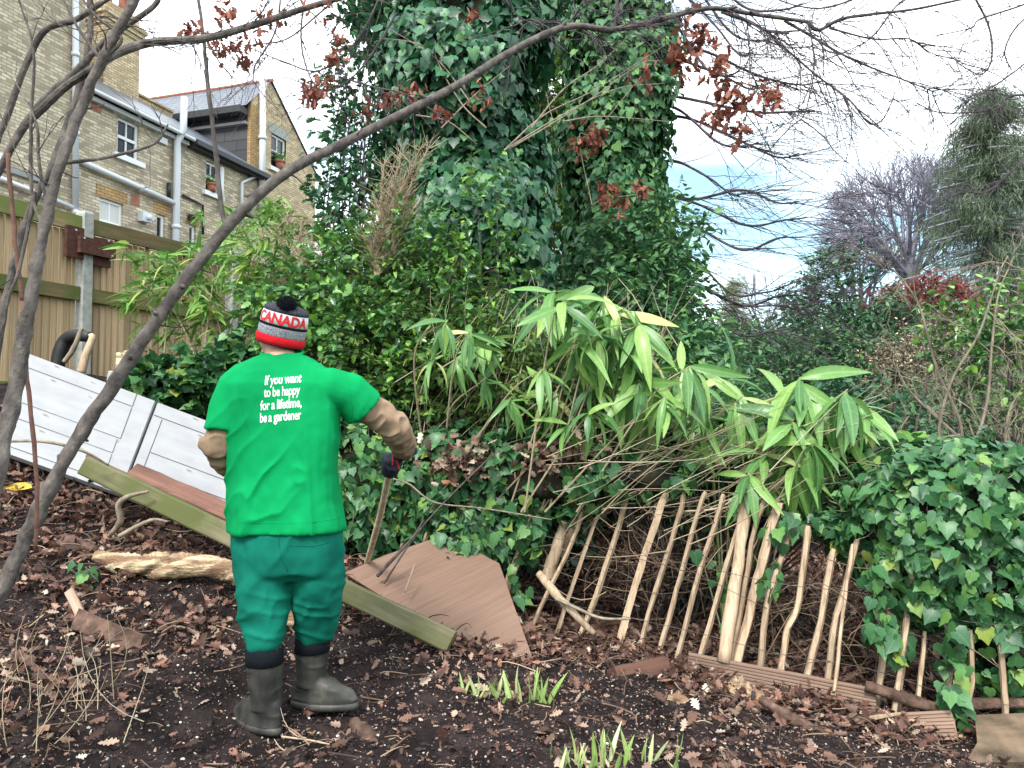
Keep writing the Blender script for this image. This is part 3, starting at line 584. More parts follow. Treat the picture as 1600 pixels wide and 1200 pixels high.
def fuse(name, shapes, voxel, smooth, m, parent, disp=None, sm2=0):
    """union of closed shapes into one continuous skin"""
    me = bpy.data.meshes.new('t'); V = []; F = []; n = 0
    for v, f in shapes: V += [tuple(q) for q in v]; F += [tuple(int(i) + n for i in q) for q in f]; n += len(v)
    me.from_pydata(V, [], F); bm = bmesh.new(); bm.from_mesh(me)
    bmesh.ops.remove_doubles(bm, verts=bm.verts, dist=1e-5); bmesh.ops.recalc_face_normals(bm, faces=bm.faces); bm.to_mesh(me); bm.free()
    o = bpy.data.objects.new('t', me); COL.objects.link(o)
    a = o.modifiers.new('r', 'REMESH'); a.mode = 'VOXEL'; a.voxel_size = voxel; b = o.modifiers.new('s', 'SMOOTH'); b.iterations = smooth; b.factor = .5
    dg = bpy.context.evaluated_depsgraph_get(); dg.update(); ev = o.evaluated_get(dg); q = ev.to_mesh()
    co = np.zeros(len(q.vertices) * 3); q.vertices.foreach_get('co', co); co = co.reshape(-1, 3); no = np.zeros(len(q.vertices) * 3); q.vertices.foreach_get('normal', no); no = no.reshape(-1, 3)
    fs = [tuple(p.vertices) for p in q.polygons]; ev.to_mesh_clear(); bpy.data.objects.remove(o)
    if disp is not None: co = co + no * disp(co)[:, None]
    return mk(name, co, fs, m, parent, True)
def fabric(name, c, c2, rough=.85, weave=900., bs=.15):
    def f(t, b):
        tc = nn(t, 'ShaderNodeTexCoord'); z = nn(t, 'ShaderNodeTexNoise', Scale=9., Detail=5.); t.links.new(tc.outputs['Object'], z.inputs[0]); r = ramp(t, [(.35, c), (.65, c2)], z.outputs[0]); t.links.new(r.outputs[0], b.inputs['Base Color'])
        z2 = nn(t, 'ShaderNodeTexNoise', Scale=weave / 4, Detail=3.); t.links.new(tc.outputs['Object'], z2.inputs[0]); bump(t, b, z2.outputs[0], bs, .002)
        b.inputs['Roughness'].default_value = rough; b.inputs['Specular IOR Level'].default_value = .08
    return mat(name, f)
M['shirt'] = fabric('green_jersey', (.002, .255, .075), (.003, .295, .09)); M['trous'] = fabric('green_sweat', (.004, .115, .078), (.006, .155, .105)); M['khaki'] = fabric('beige_cotton', (.26, .175, .115), (.32, .22, .15))
M['skin'] = noisemat('skin', (.48, .25, .19), (.60, .34, .26), 30, .5, .1); M['boot'] = noisemat('rubber_boot', (.028, .028, .026), (.068, .065, .057), 11, .45, .35, (1, 1, .4), (.14, .12, .095)); M['cuff'] = plain('boot_lining', (.009, .011, .015), .9, 0, .1)
M['glove'] = noisemat('glove_fabric', (.010, .014, .030), (.03, .035, .055), 60, .7, .4); M['red'] = plain('red_trim', (.65, .012, .02), .7)
M['ink'] = plain('white_print', (.75, .78, .76), .6)
def knit(name, c, c2, sc=260.):
    def f(t, b):
        tc = nn(t, 'ShaderNodeTexCoord'); w = nn(t, 'ShaderNodeTexNoise', Scale=sc, Detail=2.); t.links.new(tc.outputs['Object'], w.inputs[0]); r = ramp(t, [(.4, c), (.6, c2)], w.outputs[0]); t.links.new(r.outputs[0], b.inputs['Base Color']); b.inputs['Roughness'].default_value = .95
        b.inputs['Specular IOR Level'].default_value = .1; bump(t, b, w.outputs[0], .6, .003)
    return mat(name, f)
man = mk('person', *(lambda: (None, None))(), None) if False else None
YP = 3.24; K = YP / FPX
def W3(px, py, Y=YP): return P(px, py, Y)
# ---- body: one continuous skin (head, neck, trunk, arms, hands, legs) ----
hc = W3(435, 526, 3.33); fd = Vector((-.74, .64, -.20)).normalized(); fr_ = fd.cross(Vector((0, 0, 1))).normalized(); fu_ = fr_.cross(fd).normalized()
def HP(f, r, u): return hc + fd * f + fr_ * r + fu_ * u
def hball(f, r, u, rf, rr, ru, n=20, m=14):
    V, F = ball((0, 0, 0), 1, n, m); return np.array([tuple(HP(f + v[0] * rf, r + v[1] * rr, u + v[2] * ru)) for v in V]), F
el_r = W3(619, 668, 3.42); wr_r = W3(634, 706, 3.62); sh_r = W3(512, 606, 3.25); sh_l = W3(372, 612, 3.25); el_l = W3(338, 698, 3.22); wr_l = W3(388, 738, 3.44)
tor = [(572, 440, 30, .055, 3.29), (582, 439, 62, .08, 3.27), (600, 438, 82, .10, 3.26), (640, 441, 84, .115, 3.26), (700, 442, 78, .125, 3.27), (760, 443, 76, .135, 3.27), (810, 446, 79, .135, 3.27), (850, 447, 78, .13, 3.27), (885, 447, 70, .11, 3.27)]
sh = [loft([ring(W3(x, y, Y), w * K, d) for y, x, w, d, Y in tor])]
sh += [hball(0, 0, .012, .098, .077, .100), hball(.045, 0, -.055, .055, .052, .060), hball(.098, 0, -.012, .022, .014, .028), hball(.085, 0, .02, .02, .05, .012), hball(-.02, .079, -.012, .022, .010, .034), hball(-.02, -.079, -.012, .022, .010, .034), hball(.092, 0, -.06, .012, .026, .008)]
sh += [tube([W3(440, 585, 3.28), W3(439, 560, 3.30), hc + Vector((0, 0, -.05))], [.075, .062, .06], 16)]
sh += [tube([sh_r, W3(568, 634, 3.32), el_r, (el_r + wr_r) / 2, wr_r], [.065, .055, .045, .042, .030], 14), tube([sh_l, W3(352, 655, 3.23), el_l, (el_l + wr_l) / 2, wr_l], [.065, .055, .045, .04, .03], 14)]
ank_l = W3(413, 1095, 3.18); ank_r = W3(486, 1070, 3.40)
sh += [tube([W3(407, 860), W3(405, 930, 3.24), W3(413, 1000, 3.22), Vector((W3(414, 1095, 3.20).x, 3.225, 0.2)), Vector((W3(414, 1095, 3.20).x, 3.225, 0.12))], [.085, .07, .05, .042, .035], 14), tube([W3(488, 860), W3(494, 925, 3.29), W3(490, 985, 3.38), ank_r + Vector((0,.01,.05)), ank_r + Vector((0, 0, -.08))], [.085, .07, .05, .042, .035], 14)]
body = fuse('person', sh, .007, 4, M['skin'], None)
tag(body, 'person seen from behind in green T-shirt, wellington boots and bobble hat, gripping a wooden stake', 'person')
# eyes, mouth
for s in (-1, 1):
    V, F = ball(HP(.086, s * .031, .004), .012, 12, 8); mk('eye', V, F, M['curtain'], body, True)
    V, F = ball(HP(.096, s * .031, .004), .005, 10, 6); mk('iris', V, F, M['blackpipe'], body, True)
    mb = MB(); c = [HP(.104, s * .031 + .021 * math.cos(a), .004 + .017 * math.sin(a)) for a in np.linspace(0, 2 * np.pi, 17)]; mb.tube(c, .0022, 5); mb.tube([HP(.104, s * .052, .006), HP(.05, s * .078, .008), HP(-.03, s * .088, .006)], .0022, 5); mb.build('spectacles', M['blackpipe'], body, True)
mb = MB(); mb.tube([HP(.112, -.012, -.052), HP(.1165, 0, -.054), HP(.112, .012, -.052)], [.002, .003, .002], 6); mb.build('mouth', M['terra'], body, True)
# ---- trousers ----
def fold(A, B, seed, rot=0., fx=14., fz=3.):
    c, s = math.cos(rot), math.sin(rot)
    def f(co):
        x = co[:, 0] * c + co[:, 2] * s; z = -co[:, 0] * s + co[:, 2] * c
        q = np.stack([x * fx, co[:, 1] * 5, z * fz], 1); w = vnoise(q + .35 * vnoise(co, 9., seed + 2)[:, None], 1., seed); q2 = np.stack([x * fx * 2.1, co[:, 1] * 9, z * fz * 1.7], 1)
        return A * (1 - np.abs(w)) ** 3.5 + B * vnoise(q2, 1., seed + 5)
    return f
def legfold(co):
    z = co[:, 2]; zk = W3(400, 960).z; lo = np.exp(-((z - zk + .02) / .14) ** 2)
    q = np.stack([co[:, 0] * 7, co[:, 1] * 7, z * 20 + co[:, 0] * 6], 1); a = .014 * (1 - np.abs(vnoise(q, 1., 3))) ** 3 * lo
    q = np.stack([co[:, 0] * 12 - z * 5, co[:, 1] * 6, z * 5 + co[:, 0] * 3], 1); return a + .011 * vnoise(q, 1., 8) + .010 * (1 - np.abs(vnoise(q * 1.3, 1., 18))) ** 4 + .004 * vnoise(co * 22, 1., 11)
pel = loft([ring(W3(447, 800, 3.27), .195, .13), ring(W3(447, 826, 3.27), 83 * K, .15), ring(W3(447, 860, 3.27), 85 * K, .155), ring(W3(447, 890, 3.27), 80 * K, .145), ring(W3(448, 905, 3.28), 60 * K, .10)])
ll = loft([ring(W3(x, y, Y), w * K, d) for y, x, w, d, Y in ((850, 405, 41, .12, 3.26), (890, 408, 44, .122, 3.25), (930, 411, 39, .108, 3.23), (965, 413, 32, .092, 3.21), (990, 414, 29, .084, 3.20), (1004, 414, 28, .078, 3.19), (1012, 414, 25, .07, 3.19))])
rl = loft([ring(W3(x, y, Y), w * K, d) for y, x, w, d, Y in ((850, 489, 40, .12, 3.28), (890, 493, 40, .12, 3.29), (930, 497, 34, .105, 3.31), (960, 495, 33, .098, 3.34), (978, 493, 31, .092, 3.36), (990, 491, 28, .08, 3.37), (998, 491, 26, .07, 3.38))])
tr = fuse('trousers', [pel, ll, rl], .009, 5, M['trous'], body, legfold)
def project_curve(o_bvh, pts, off, r, d=Vector((0, 1, 0))):
    out = []
    for p in pts:
        h = o_bvh.ray_cast(Vector(p) - d * .6, d)
        if h[0] is not None: out.append(h[0] - d * off)
    return out
def bvh_of(o):
    me = o.data; mw = world_of(o); return BVHTree.FromPolygons([mw @ v.co for v in me.vertices], [tuple(p.vertices) for p in me.polygons])
def world_of(o):
    m = Matrix.Translation(o.location) @ o.rotation_euler.to_matrix().to_4x4(); p = o.parent
    while p is not None: m = Matrix.Translation(p.location) @ p.rotation_euler.to_matrix().to_4x4() @ m; p = p.parent
    return m
btr = bvh_of(tr)
for nm, pts, rr in (('side_seam', [(527, 835), (531, 880), (524, 920), (518, 955), (514, 985)], .0025), ('centre_seam', [(432, 832), (436, 860), (446, 895)], .002), ('pocket_seam', [(450, 853), (480, 856), (505, 853)], .0018)):
    c = catmull([W3(x, y, 3.1) for x, y in pts], 10); q = project_curve(btr, c, .0005, rr)
    if len(q) > 3: mb = MB(); mb.tube(q, rr, 5); mb.build(nm, M['trous'], tr, True)
# ---- undershirt arms ----
def armfold(co): q = co * 15; q[:, 2] *= 1.6; return .015 * (1 - np.abs(vnoise(q + co[:, [1]] * 6, 1., 21))) ** 3 + .003 * vnoise(co, 40., 3)
us = [tube([W3(540, 620, 3.28), W3(568, 637, 3.33), W3(600, 654, 3.38), el_r, (el_r * .5 + wr_r * .5), wr_r - (wr_r - el_r) * .06], [.045, .058, .064, .062, .054, .044], 18), tube([W3(362, 640, 3.25), W3(348, 675, 3.23), el_l + Vector((0, 0, .01)), W3(352, 716, 3.29), W3(372, 730, 3.38), wr_l], [.052, .061, .062, .057, .050, .042], 18), loft([ring(W3(440, 584, 3.275), .15, .07), ring(W3(440, 640, 3.26), .19, .1)]),
      tube([W3(370, 630, 3.25), W3(440, 612, 3.28), W3(522, 612, 3.29)], .045, 14)]
fuse('undershirt', us, .007, 4, M['khaki'], body, armfold)
# ---- T-shirt ----
def shirtfold(co):
    x = co[:, 0]; z = co[:, 2]; xc = W3(442, 700).x; d1 = fold(.013, .003, 2, math.radians(-34), 13, 2.4)(co); d2 = fold(.013, .003, 9, math.radians(8), 17, 1.6)(co)
    wr = 1 / (1 + np.exp(-(x - xc - .06) / .05)); lo = np.clip((W3(0, 640).z - z) / .25, 0, 1)
    return (d1 * (1 - wr) + d2 * wr) * (.4 + .85 * lo) + .0015 * vnoise(co, 30., 4)
Ts = [(553, 441, 30, .058, 3.31), (560, 439, 46, .072, 3.295), (569, 438, 64, .088, 3.28), (582, 437, 79, .103, 3.27), (600, 437, 88, .118, 3.26), (640, 440, 90, .130, 3.26), (690, 441, 87, .140, 3.265), (740, 441, 82, .150, 3.27), (785, 443, 83, .158, 3.27), (812, 446, 86, .162, 3.27), (827, 447, 87, .163, 3.27)]
ts = [loft([ring(W3(x, y, Y), w * K, d, sq=2.6) for y, x, w, d, Y in Ts])]
ts.append(tube([W3(486, 606, 3.26), W3(518, 606, 3.26), W3(545, 614, 3.29), W3(569, 638, 3.33)], [.080, .084, .087, .092], 20)); ts.append(tube([W3(390, 592, 3.26), W3(372, 607, 3.26), W3(362, 635, 3.25), W3(353, 676, 3.23)], [.084, .087, .087, .090], 20))
shirt = fuse('t_shirt', ts, .007, 5, M['shirt'], body, shirtfold)
bs = bvh_of(shirt)
mb = MB(); c0 = W3(441, 552, 3.312); mb.tube([tuple(v) for v in np.vstack([ring(c0, 32 * K, .062, 30, pitch=math.radians(14)), ring(c0, 32 * K, .062, 30, pitch=math.radians(14))[:1]])], .007, 8); mb.build('collar', M['shirt'], shirt, True)
# stitched seams
for nm, pts in (('sleeve_seam', [(520, 572), (532, 600), (536, 635), (530, 662)]), ('sleeve_seam', [(357, 590), (362, 620), (372, 655), (380, 680)]), ('hem_stitch', [(361, 818), (400, 820), (450, 820), (500, 819), (528, 815)])):
    q = project_curve(bs, catmull([W3(x, y, 3.05) for x, y in pts], 12), -.0004, .001)
    if len(q) > 3: mb = MB(); mb.tube(q, .0017, 4); mb.build(nm, M['shirt'], shirt, True)
# printed lettering on the back
def text_mesh(s, size, bold=.0, shear=0.):
    cu = bpy.data.curves.new('t', 'FONT'); cu.body = s; cu.size = size; cu.offset = bold; cu.shear = shear; cu.align_x = 'CENTER'; cu.resolution_u = 3; cu.space_character = .96
    o = bpy.data.objects.new('t', cu); COL.objects.link(o); dg = bpy.context.evaluated_depsgraph_get(); dg.update(); me = bpy.data.meshes.new_from_object(o.evaluated_get(dg))
    bm = bmesh.new(); bm.from_mesh(me); bmesh.ops.triangulate(bm, faces=bm.faces); bmesh.ops.subdivide_edges(bm, edges=[e for e in bm.edges if e.calc_length() > .006], cuts=1)
    bmesh.ops.triangulate(bm, faces=bm.faces)
    V = np.array([tuple(v.co) for v in bm.verts]); F = [tuple(v.index for v in f.verts) for f in bm.faces]; bm.free(); bpy.data.objects.remove(o); return V, F
for s, cx, cy, wpx in (('If you want', 425, 590, 54), ('to be happy', 424, 610, 54), ('for a lifetime,', 423, 631, 62), ('be a gardener', 423, 651, 62)):
    V, F = text_mesh(s, .052, .0012, .0); w = V[:, 0].max() - V[:, 0].min(); kx = wpx * K / w; ox = (V[:, 0].max() + V[:, 0].min()) / 2; out = []; a = math.radians(5)
    for v in V:
        x = (v[0] - ox) * kx; z = (v[1] - .016) * 1.04; p = W3(cx, cy, 3.0); p = Vector((p.x + x * math.cos(a) - z * math.sin(a) * .3, 2.6, p.z + x * math.sin(a) + z))
        d = (p - Vector((0, 2.6, p.z))).normalized(); h = bs.ray_cast(p, Vector((p.x * .30, 1, -.02)).normalized() if False else Vector((0, 1, 0))); out.append(h[0] - Vector((0, .0022, 0)) if h[0] else p + Vector((0, .55, 0)))
    # the print sits at the shirt's own depth: shift for the distance between the guide plane and the cloth
    mk('lettering', np.array([tuple(q) for q in out]), F, M['ink'], shirt)
# ---- boots ----
def boot(ank, top, direction, label, pxw, zsole):
    d = Vector(direction).normalized(); s = Vector((d.y, -d.x, 0)); z0 = zsole; hl = ank - d * .0
    sh = []
    def R(c, f0, f1, w, z): # oval ring in foot frame from heel f0 to toe f1
        n = 24; out = []
        for i in range(n):
            a = 2 * math.pi * i / n; cx = (f0 + f1) / 2; L = (f1 - f0) / 2; ww = w * (1 - .12 * max(0, -math.cos(a)))
            q = Vector((c.x, c.y, 0)) + d * (cx + L * math.cos(a) * 1.0) + s * ww * math.sin(a); out.append((q.x, q.y, z))
        return np.array(out)
    c = ank
    shaft = [(c + (top - c) * k, w) for k, w in ((-.05, .058), (.15, .060), (.45, .066), (.8, .070), (1, .070))]
    rings = [R(c, -.085, .205, .052, z0 + .02), R(c, -.088, .208, .054, z0 + .045), R(c, -.085, .19, .052, z0 + .07), R(c, -.078, .14, .054, z0 + .095), R(c, -.072, .085, .056, z0 + .125)]
    rings += [np.array([tuple(q + Vector(v)) for v in ring((0, 0, 0), w, w * 1.05, 24, yaw=math.atan2(d.y, d.x))]) for q, w in shaft]
    for r_ in rings[5:]: pass
    def bfold(co): q = co.copy(); q[:, 2] *= 2.2; return .005 * (1 - np.abs(vnoise(q, 12., 31))) ** 2
    r_all = rings[:5]; b = fuse('boot', [loft(r_all), loft([np.array([tuple(q + Vector(v)) for v in ring((0, 0, 0), w, w * 1.05, 24)]) for q, w in shaft])], .006, 5, M['boot'], body, bfold)
    if label: b['label'] = label
    sr = [R(c, -.092, .213, .056, z0 + .0), R(c, -.094, .215, .058, z0 + .012), R(c, -.090, .212, .056, z0 + .028)]; V, F = loft(sr); mk('sole', V, F, M['boot'], b, True)
    ax = (top - c).normalized(); V, F = loft([np.array([tuple(top + ax * k + Vector(v)) for v in ring((0, 0, 0), w, w * 1.05, 28)]) for k, w in ((-.072, .069), (-.070, .0738), (-.04, .0745), (-.004, .0745), (0, .07))]); mk('cuff', V, F, M['cuff'], b, True)
    return b
V, F = tube([hc + Vector((0, 0, -.02)), W3(439, 566, 3.30)], [.088, .07], 10)
zl = g1(W3(413, 1095, 3.18).x, 3.18) + .0; zr = g1(ank_r.x, ank_r.y)
print('boot ground', zl, zr, 'wanted', P(413, 1152, 3.16).z, P(490, 1112, 3.38).z)
boot(Vector((W3(414, 1095, 3.20).x, 3.22, zl + .10)), W3(413, 1010, 3.19), (-.80, .60, 0), None, 50, zl - .004)
boot(Vector((W3(486, 1070, 3.40).x, 3.40, zr + .10)), W3(489, 992, 3.375), (.93, -.12, 0), None, 60, zr - .004)
# ---- beanie ----
hx = Vector((.26, -.16, 1)).normalized(); hb = W3(437, 535, 3.32); hcx = Vector((0, -1, 0)); hcx = (hcx - hx * hcx.dot(hx)).normalized(); hsx = hx.cross(hcx).normalized()
def lathe(prof, n=48, off=0.):
    rings = [np.array([tuple(hb + hx * s + (hcx * math.cos(a) + hsx * math.sin(a)) * (r + off)) for a in np.linspace(0, 2 * np.pi, n, endpoint=False)]) for s, r in prof]; return loft(rings)
V, F = lathe([(.028, .0985), (.04, .1005), (.06, .1005), (.085, .099)]); bn = mk('beanie', V, F, knit('grey_knit', (.12, .12, .14), (.42, .42, .46)), body, True)
V, F = lathe([(-.006, .094), (-.004, .1005), (.012, .1035), (.030, .1025), (.033, .098)]); mk('brim', V, F, knit('red_knit', (.50, .008, .016), (.72, .02, .035)), bn, True)
V, F = lathe([(-.009, .090), (-.008, .0975), (-.003, .0985), (-.002, .09)]); mk('brim_edge', V, F, knit('black_knit', (.008, .008, .012), (.025, .025, .035)), bn, True)
V, F = lathe([(.071, .098), (.072, .1012), (.081, .1008), (.083, .098)]); mk('stripe', V, F, M['cuff'], bn, True)
V, F = lathe([(.082, .096), (.084, .1), (.11, .0985), (.131, .0945), (.134, .09)]); bd = mk('white_band', V, F, knit('white_knit', (.62, .60, .62), (.78, .78, .8)), bn, True)
V, F = lathe([(.131, .088), (.134, .0955), (.145, .0945), (.156, .084), (.163, .062), (.166, .03), (.167, .005)]); mk('crown', V, F, knit('charcoal_knit', (.015, .015, .022), (.09, .09, .11)), bn, True)
V, F = text_mesh('CANADA', .064, .0022); V[:, 0] -= V[:, 0].min(); wtot = V[:, 0].max(); V[:, 0] *= .235 / wtot; out = []
for v in V:
    a = (v[0] - .098) / .0975; s = .0865 + v[1] * .93; r = .1012 - .12 * max(0, s - .1) ; q = hb + hx * s + (hcx * math.cos(a) + hsx * math.sin(a)) * (r + .0006); out.append(tuple(q))
mk('lettering', np.array(out), F, M['red'], bn)
pc = hb + hx * .166 + hcx * .060 + hsx * .014; V, F = ball(pc, .036, 18, 12); blk = knit('black_wool', (.004, .004, .007), (.014, .014, .022)); pm = mk('pompom', V, F, blk, bn, True)
d = rv(2600); leaves('pompom_yarn', NEED, np.array(pc) + d * .030, rv(2600), d + .3 * rv(2600), .018, blk, bn)
# ---- wooden stake and the gloved hands ----
st0 = W3(612, 728, 3.66); st1 = P(572, 884, 5.02); sax = (st1 - st0).normalized()
mb = MB(); q = catmull([st0 + sax * .008, st0 + sax * .2, (st0 + st1) / 2 + Vector((.008, 0, .006)), st1 + sax * .05], 6); mb.tube(q, [.016, .0175, .017, .019, .018], 10)
stake = mb.build('wooden_stake', noisemat('stake_wood', (.50, .38, .25), (.78, .64, .46), 20, .8, .3, (1, 1, .3)), None, True); tag(stake, 'round pale wooden stake held upright under the gloved right hand', 'stake')
def hand(wr, gc, ax, side, name):
    """closed hand gripping a bar through gc along ax; wr is the wrist"""
    tow = (gc - wr); tow = (tow - ax * tow.dot(ax)).normalized(); lat = ax.cross(tow).normalized() * side; sh = []; R0 = .024
    kn = gc - tow * .002 + lat * 0
    for i, L in enumerate((.92, 1.0, .96, .8)):
        o = gc + ax * ((i - 1.5) * .0255); pts = []
        for k, a in enumerate(np.linspace(-70, 215, 8)):
            a = math.radians(a * L); rr = R0 + .010; pts.append(o + (lat * math.cos(a) * -1 + tow * math.sin(a)) * rr * (1.25 if k < 2 else 1.0))
        sh.append(tube([wr * .25 + (gc + ax * ((i - 1.5) * .0245) - lat * .040) * .75] + pts, [.016, .015, .0142, .0138, .0132, .013, .012, .0115, .011], 10))
    pal = [tube([wr, wr * .55 + (gc - lat * .028) * .45, gc - lat * .026 - tow * .012 + ax * k], [.032, .033, .024], 12) for k in (-.030, 0, .028)]
    th = [wr * .5 + gc * .5 - ax * .02, gc - tow * .036 - ax * .030, gc - tow * .030 + lat * .016 - ax * .036, gc - tow * .006 + lat * .036 - ax * .030, gc + tow * .012 + lat * .032 - ax * .022]
    sh.append(ball(gc - ax * .034 - lat * .008, (.036, .036, .026), 16, 10)); sh.append(ball(gc - lat * .034 - tow * .006, (.034, .034, .040), 16, 10))
    h = fuse(name, sh + pal + [tube(th, [.022, .018, .0155, .014, .011], 10)], .0035, 2, M['glove'], body)
    V, F = tube([wr + (wr - gc).normalized() * .035, wr, wr + (gc - wr).normalized() * .015], [.043, .038, .035], 16); mk('glove_cuff', V, F, M['glove'], h, True)
    for i in range(3):
        o = gc + ax * ((i - 1.0) * .0215); mb = MB(); mb.tube([o - lat * (.044) - tow * .035, o - lat * .050 - tow * .008, o - lat * .045 + tow * .015], .0035, 6); mb.build('red_stripe', M['red'], h, True)
    return h
hr = hand(wr_r, st0 + sax * .01, sax, -1, 'glove')
bh = bvh_of(hr); cp = Vector((0, 0, CAMZ))
for pts in ([(614, 712), (613, 728)], [(620, 720), (624, 735)], [(636, 718), (640, 732)]):
    q = []
    for x, y in catmull([P(a, b, 3.) for a, b in pts], 8)[:, [0, 2]]:
        d = (Vector((x, 3., y)) - cp).normalized(); h = bh.ray_cast(cp, d)
        if h[0]: q.append(h[0] - d * .001)
    if len(q) > 3: mb = MB(); mb.tube(q, .0038, 6); mb.build('red_stripe', M['red'], hr, True)
hand(wr_l, wr_l + Vector((.07, .06, .01)), Vector((.5, .6, .3)).normalized(), 1, 'glove')
# ================= GROUND CLUTTER AND THE PALING FENCE =================
def GN(x, y):
    x = np.atleast_1d(x).astype(float); y = np.atleast_1d(y).astype(float); p3 = np.stack([x, y, 0 * x], 1); near = np.clip(1 - (y - 7) / 4, 0, 1) * (np.abs(x) < 12)
    return G(x, y) + near * (.022 * fbm(p3, 3., 3, 1) + .016 * fbm(p3, 11., 3, 5) + .011 * np.maximum(fbm(p3, 26., 2, 9), 0))
def frame(A, B, up):
    X = (Vector(B) - Vector(A)).normalized(); Z = Vector(up); Z = (Z - X * Z.dot(X)).normalized(); Y = Z.cross(X); return Matrix((X, Y, Z)).transposed()
def plank_obj(name, A, B, up, wid, th, m, parent=None, grooves=0, rough=.003, cuts=28, taper=0, ends=0.):
    A, B = Vector(A), Vector(B); R = frame(A, B, up); L = (B - A).length; bm = bmesh.new()
    prof = []
    if grooves:
        n = grooves
        for i in range(n):
            a, b = i / n, (i + 1) / n; prof += [(-th / 2 + .007, a * wid - wid / 2), (-th / 2, (a + .22 / n) * wid - wid / 2), (-th / 2, (a + .72 / n) * wid - wid / 2), (-th / 2 + .007, (b - .06 / n) * wid - wid / 2)]
        prof = prof + [(th / 2, wid / 2), (th / 2, -wid / 2)]
    else:
        c = min(th, wid) * .12; prof = [(-th / 2, -wid / 2 + c), (-th / 2, wid / 2 - c), (-th / 2 + c, wid / 2), (th / 2 - c, wid / 2), (th / 2, wid / 2 - c), (th / 2, -wid / 2 + c), (th / 2 - c, -wid / 2), (-th / 2 + c, -wid / 2)]
    V = []; n = len(prof); sd_ = random.random() * 50
    for i in range(cuts + 1):
        x = L * i / cuts
        for y, z in prof:
            e = ends * (random.uniform(-1, 1) if i in (0, cuts) else 0); k = 1 - taper * i / cuts
            V.append((x + e, y * k, z * k))
    V = np.array(V); d = rough * fbm(V * np.array([.6, 1, 1]) + sd_, 14., 3, 2); V[:, 1] += d; V[:, 2] += rough * fbm(V * np.array([.5, 1, 1]) + sd_ + 9, 11., 2, 3)
    F = [(i * n + j, i * n + (j + 1) % n, (i + 1) * n + (j + 1) % n, (i + 1) * n + j) for i in range(cuts) for j in range(n)] + [tuple(range(n))[::-1], tuple(range(cuts * n, cuts * n + n))]
    me = bpy.data.meshes.new(name); me.from_pydata([tuple(v) for v in V], [], F); me.update(); me.materials.append(m); o = bpy.data.objects.new(name, me); COL.objects.link(o)
    o.matrix_basis = Matrix.Translation(A) @ R.to_4x4()
    if parent is not None: o.parent = parent; o.location = A - Vector(parent.location)
    return o
def plane_pt(T, R_, L_):
    n = (R_ - T).cross(L_ - T)
    def f(px, py):
        d = P(px, py, 1.0) - Vector((0, 0, CAMZ)); c = Vector((0, 0, CAMZ)); k = (T - c).dot(n) / d.dot(n); return c + d * k
    return f
def sheet_obj(name, pts, th, m, parent=None, sub=0):
    pts = [Vector(p) for p in pts]; R = frame(pts[0], pts[1], (pts[2] - pts[0])); o0 = pts[0]; Ri = R.transposed(); q = [Ri @ (p - o0) for p in pts]
    if (R @ Vector((0, 1, 0))).dot(o0 - Vector((0, 0, CAMZ))) < 0: th = -th
    n = len(q); V = [(a.x, a.y, a.z) for a in q] + [(a.x, a.y + th, a.z) for a in q]
    me = bpy.data.meshes.new(name); me.from_pydata(V, [], [tuple(range(n)), tuple(range(n, 2 * n))[::-1]] + [(i, i + n, (i + 1) % n + n, (i + 1) % n) for i in range(n)])
    bm = bmesh.new(); bm.from_mesh(me); bmesh.ops.recalc_face_normals(bm, faces=bm.faces); bm.to_mesh(me); bm.free(); me.materials.append(m)
    o = bpy.data.objects.new(name, me); COL.objects.link(o); o.matrix_basis = Matrix.Translation(o0) @ R.to_4x4()
    if parent is not None: o.parent = parent; o.location = o0 - Vector(parent.location)
    return o
# ---- white panelled doors lying against the bank ----
def door(label, c, us=None):
    TL, TR, BR, BL = c; r = empty('panelled_door', (TL + TR + BR + BL) / 4, label, 'door', 'white doors dumped on the bank')
    sheet_obj('slab', [TL, TR, BR, BL], .035, M['white'], r)
    nrm_ = (TR - TL).cross(BL - TL).normalized()
    if nrm_.y > 0: nrm_ = -nrm_
    def q(u, v): a = TL + (TR - TL) * u; b = BL + (BR - BL) * u; return a + (b - a) * v
    for k, (u0, u1, v0, v1) in enumerate(us):
        e = nrm_ * .009; pts = [q(u0, v0) + e, q(u1, v0) + e, q(u1, v1) + e, q(u0, v1) + e]; sheet_obj('panel_board', pts, .008 if pts else 0, M['white'], r)
    return r
D = lambda px, py, v: P(px, py, 5.38 - .5 * v)
crn1 = [D(32, 549, 0), D(243, 628, 0), D(188, 772, 1), D(-10, 702, 1)]; crn2 = [D(246, 630, 0), D(412, 692, 0), D(358, 836, 1), D(191, 774, 1)]
door('white panelled door with peeling paint lying on the bank at the left', crn1, [(0, .86, .0, .14), (0, .86, .155, .50), (0, .84, .515, .66), (0, .84, .675, .93), (.87, .995, 0, .995), (0, .86, .945, 1.)])
door('white panelled door on the bank, next to the man\'s left elbow', crn2, [(.01, .98, .0, .14), (.10, .97, .155, .52), (.10, .97, .535, .70), (.10, .97, .715, 1.), (.01, .09, .155, 1.)])
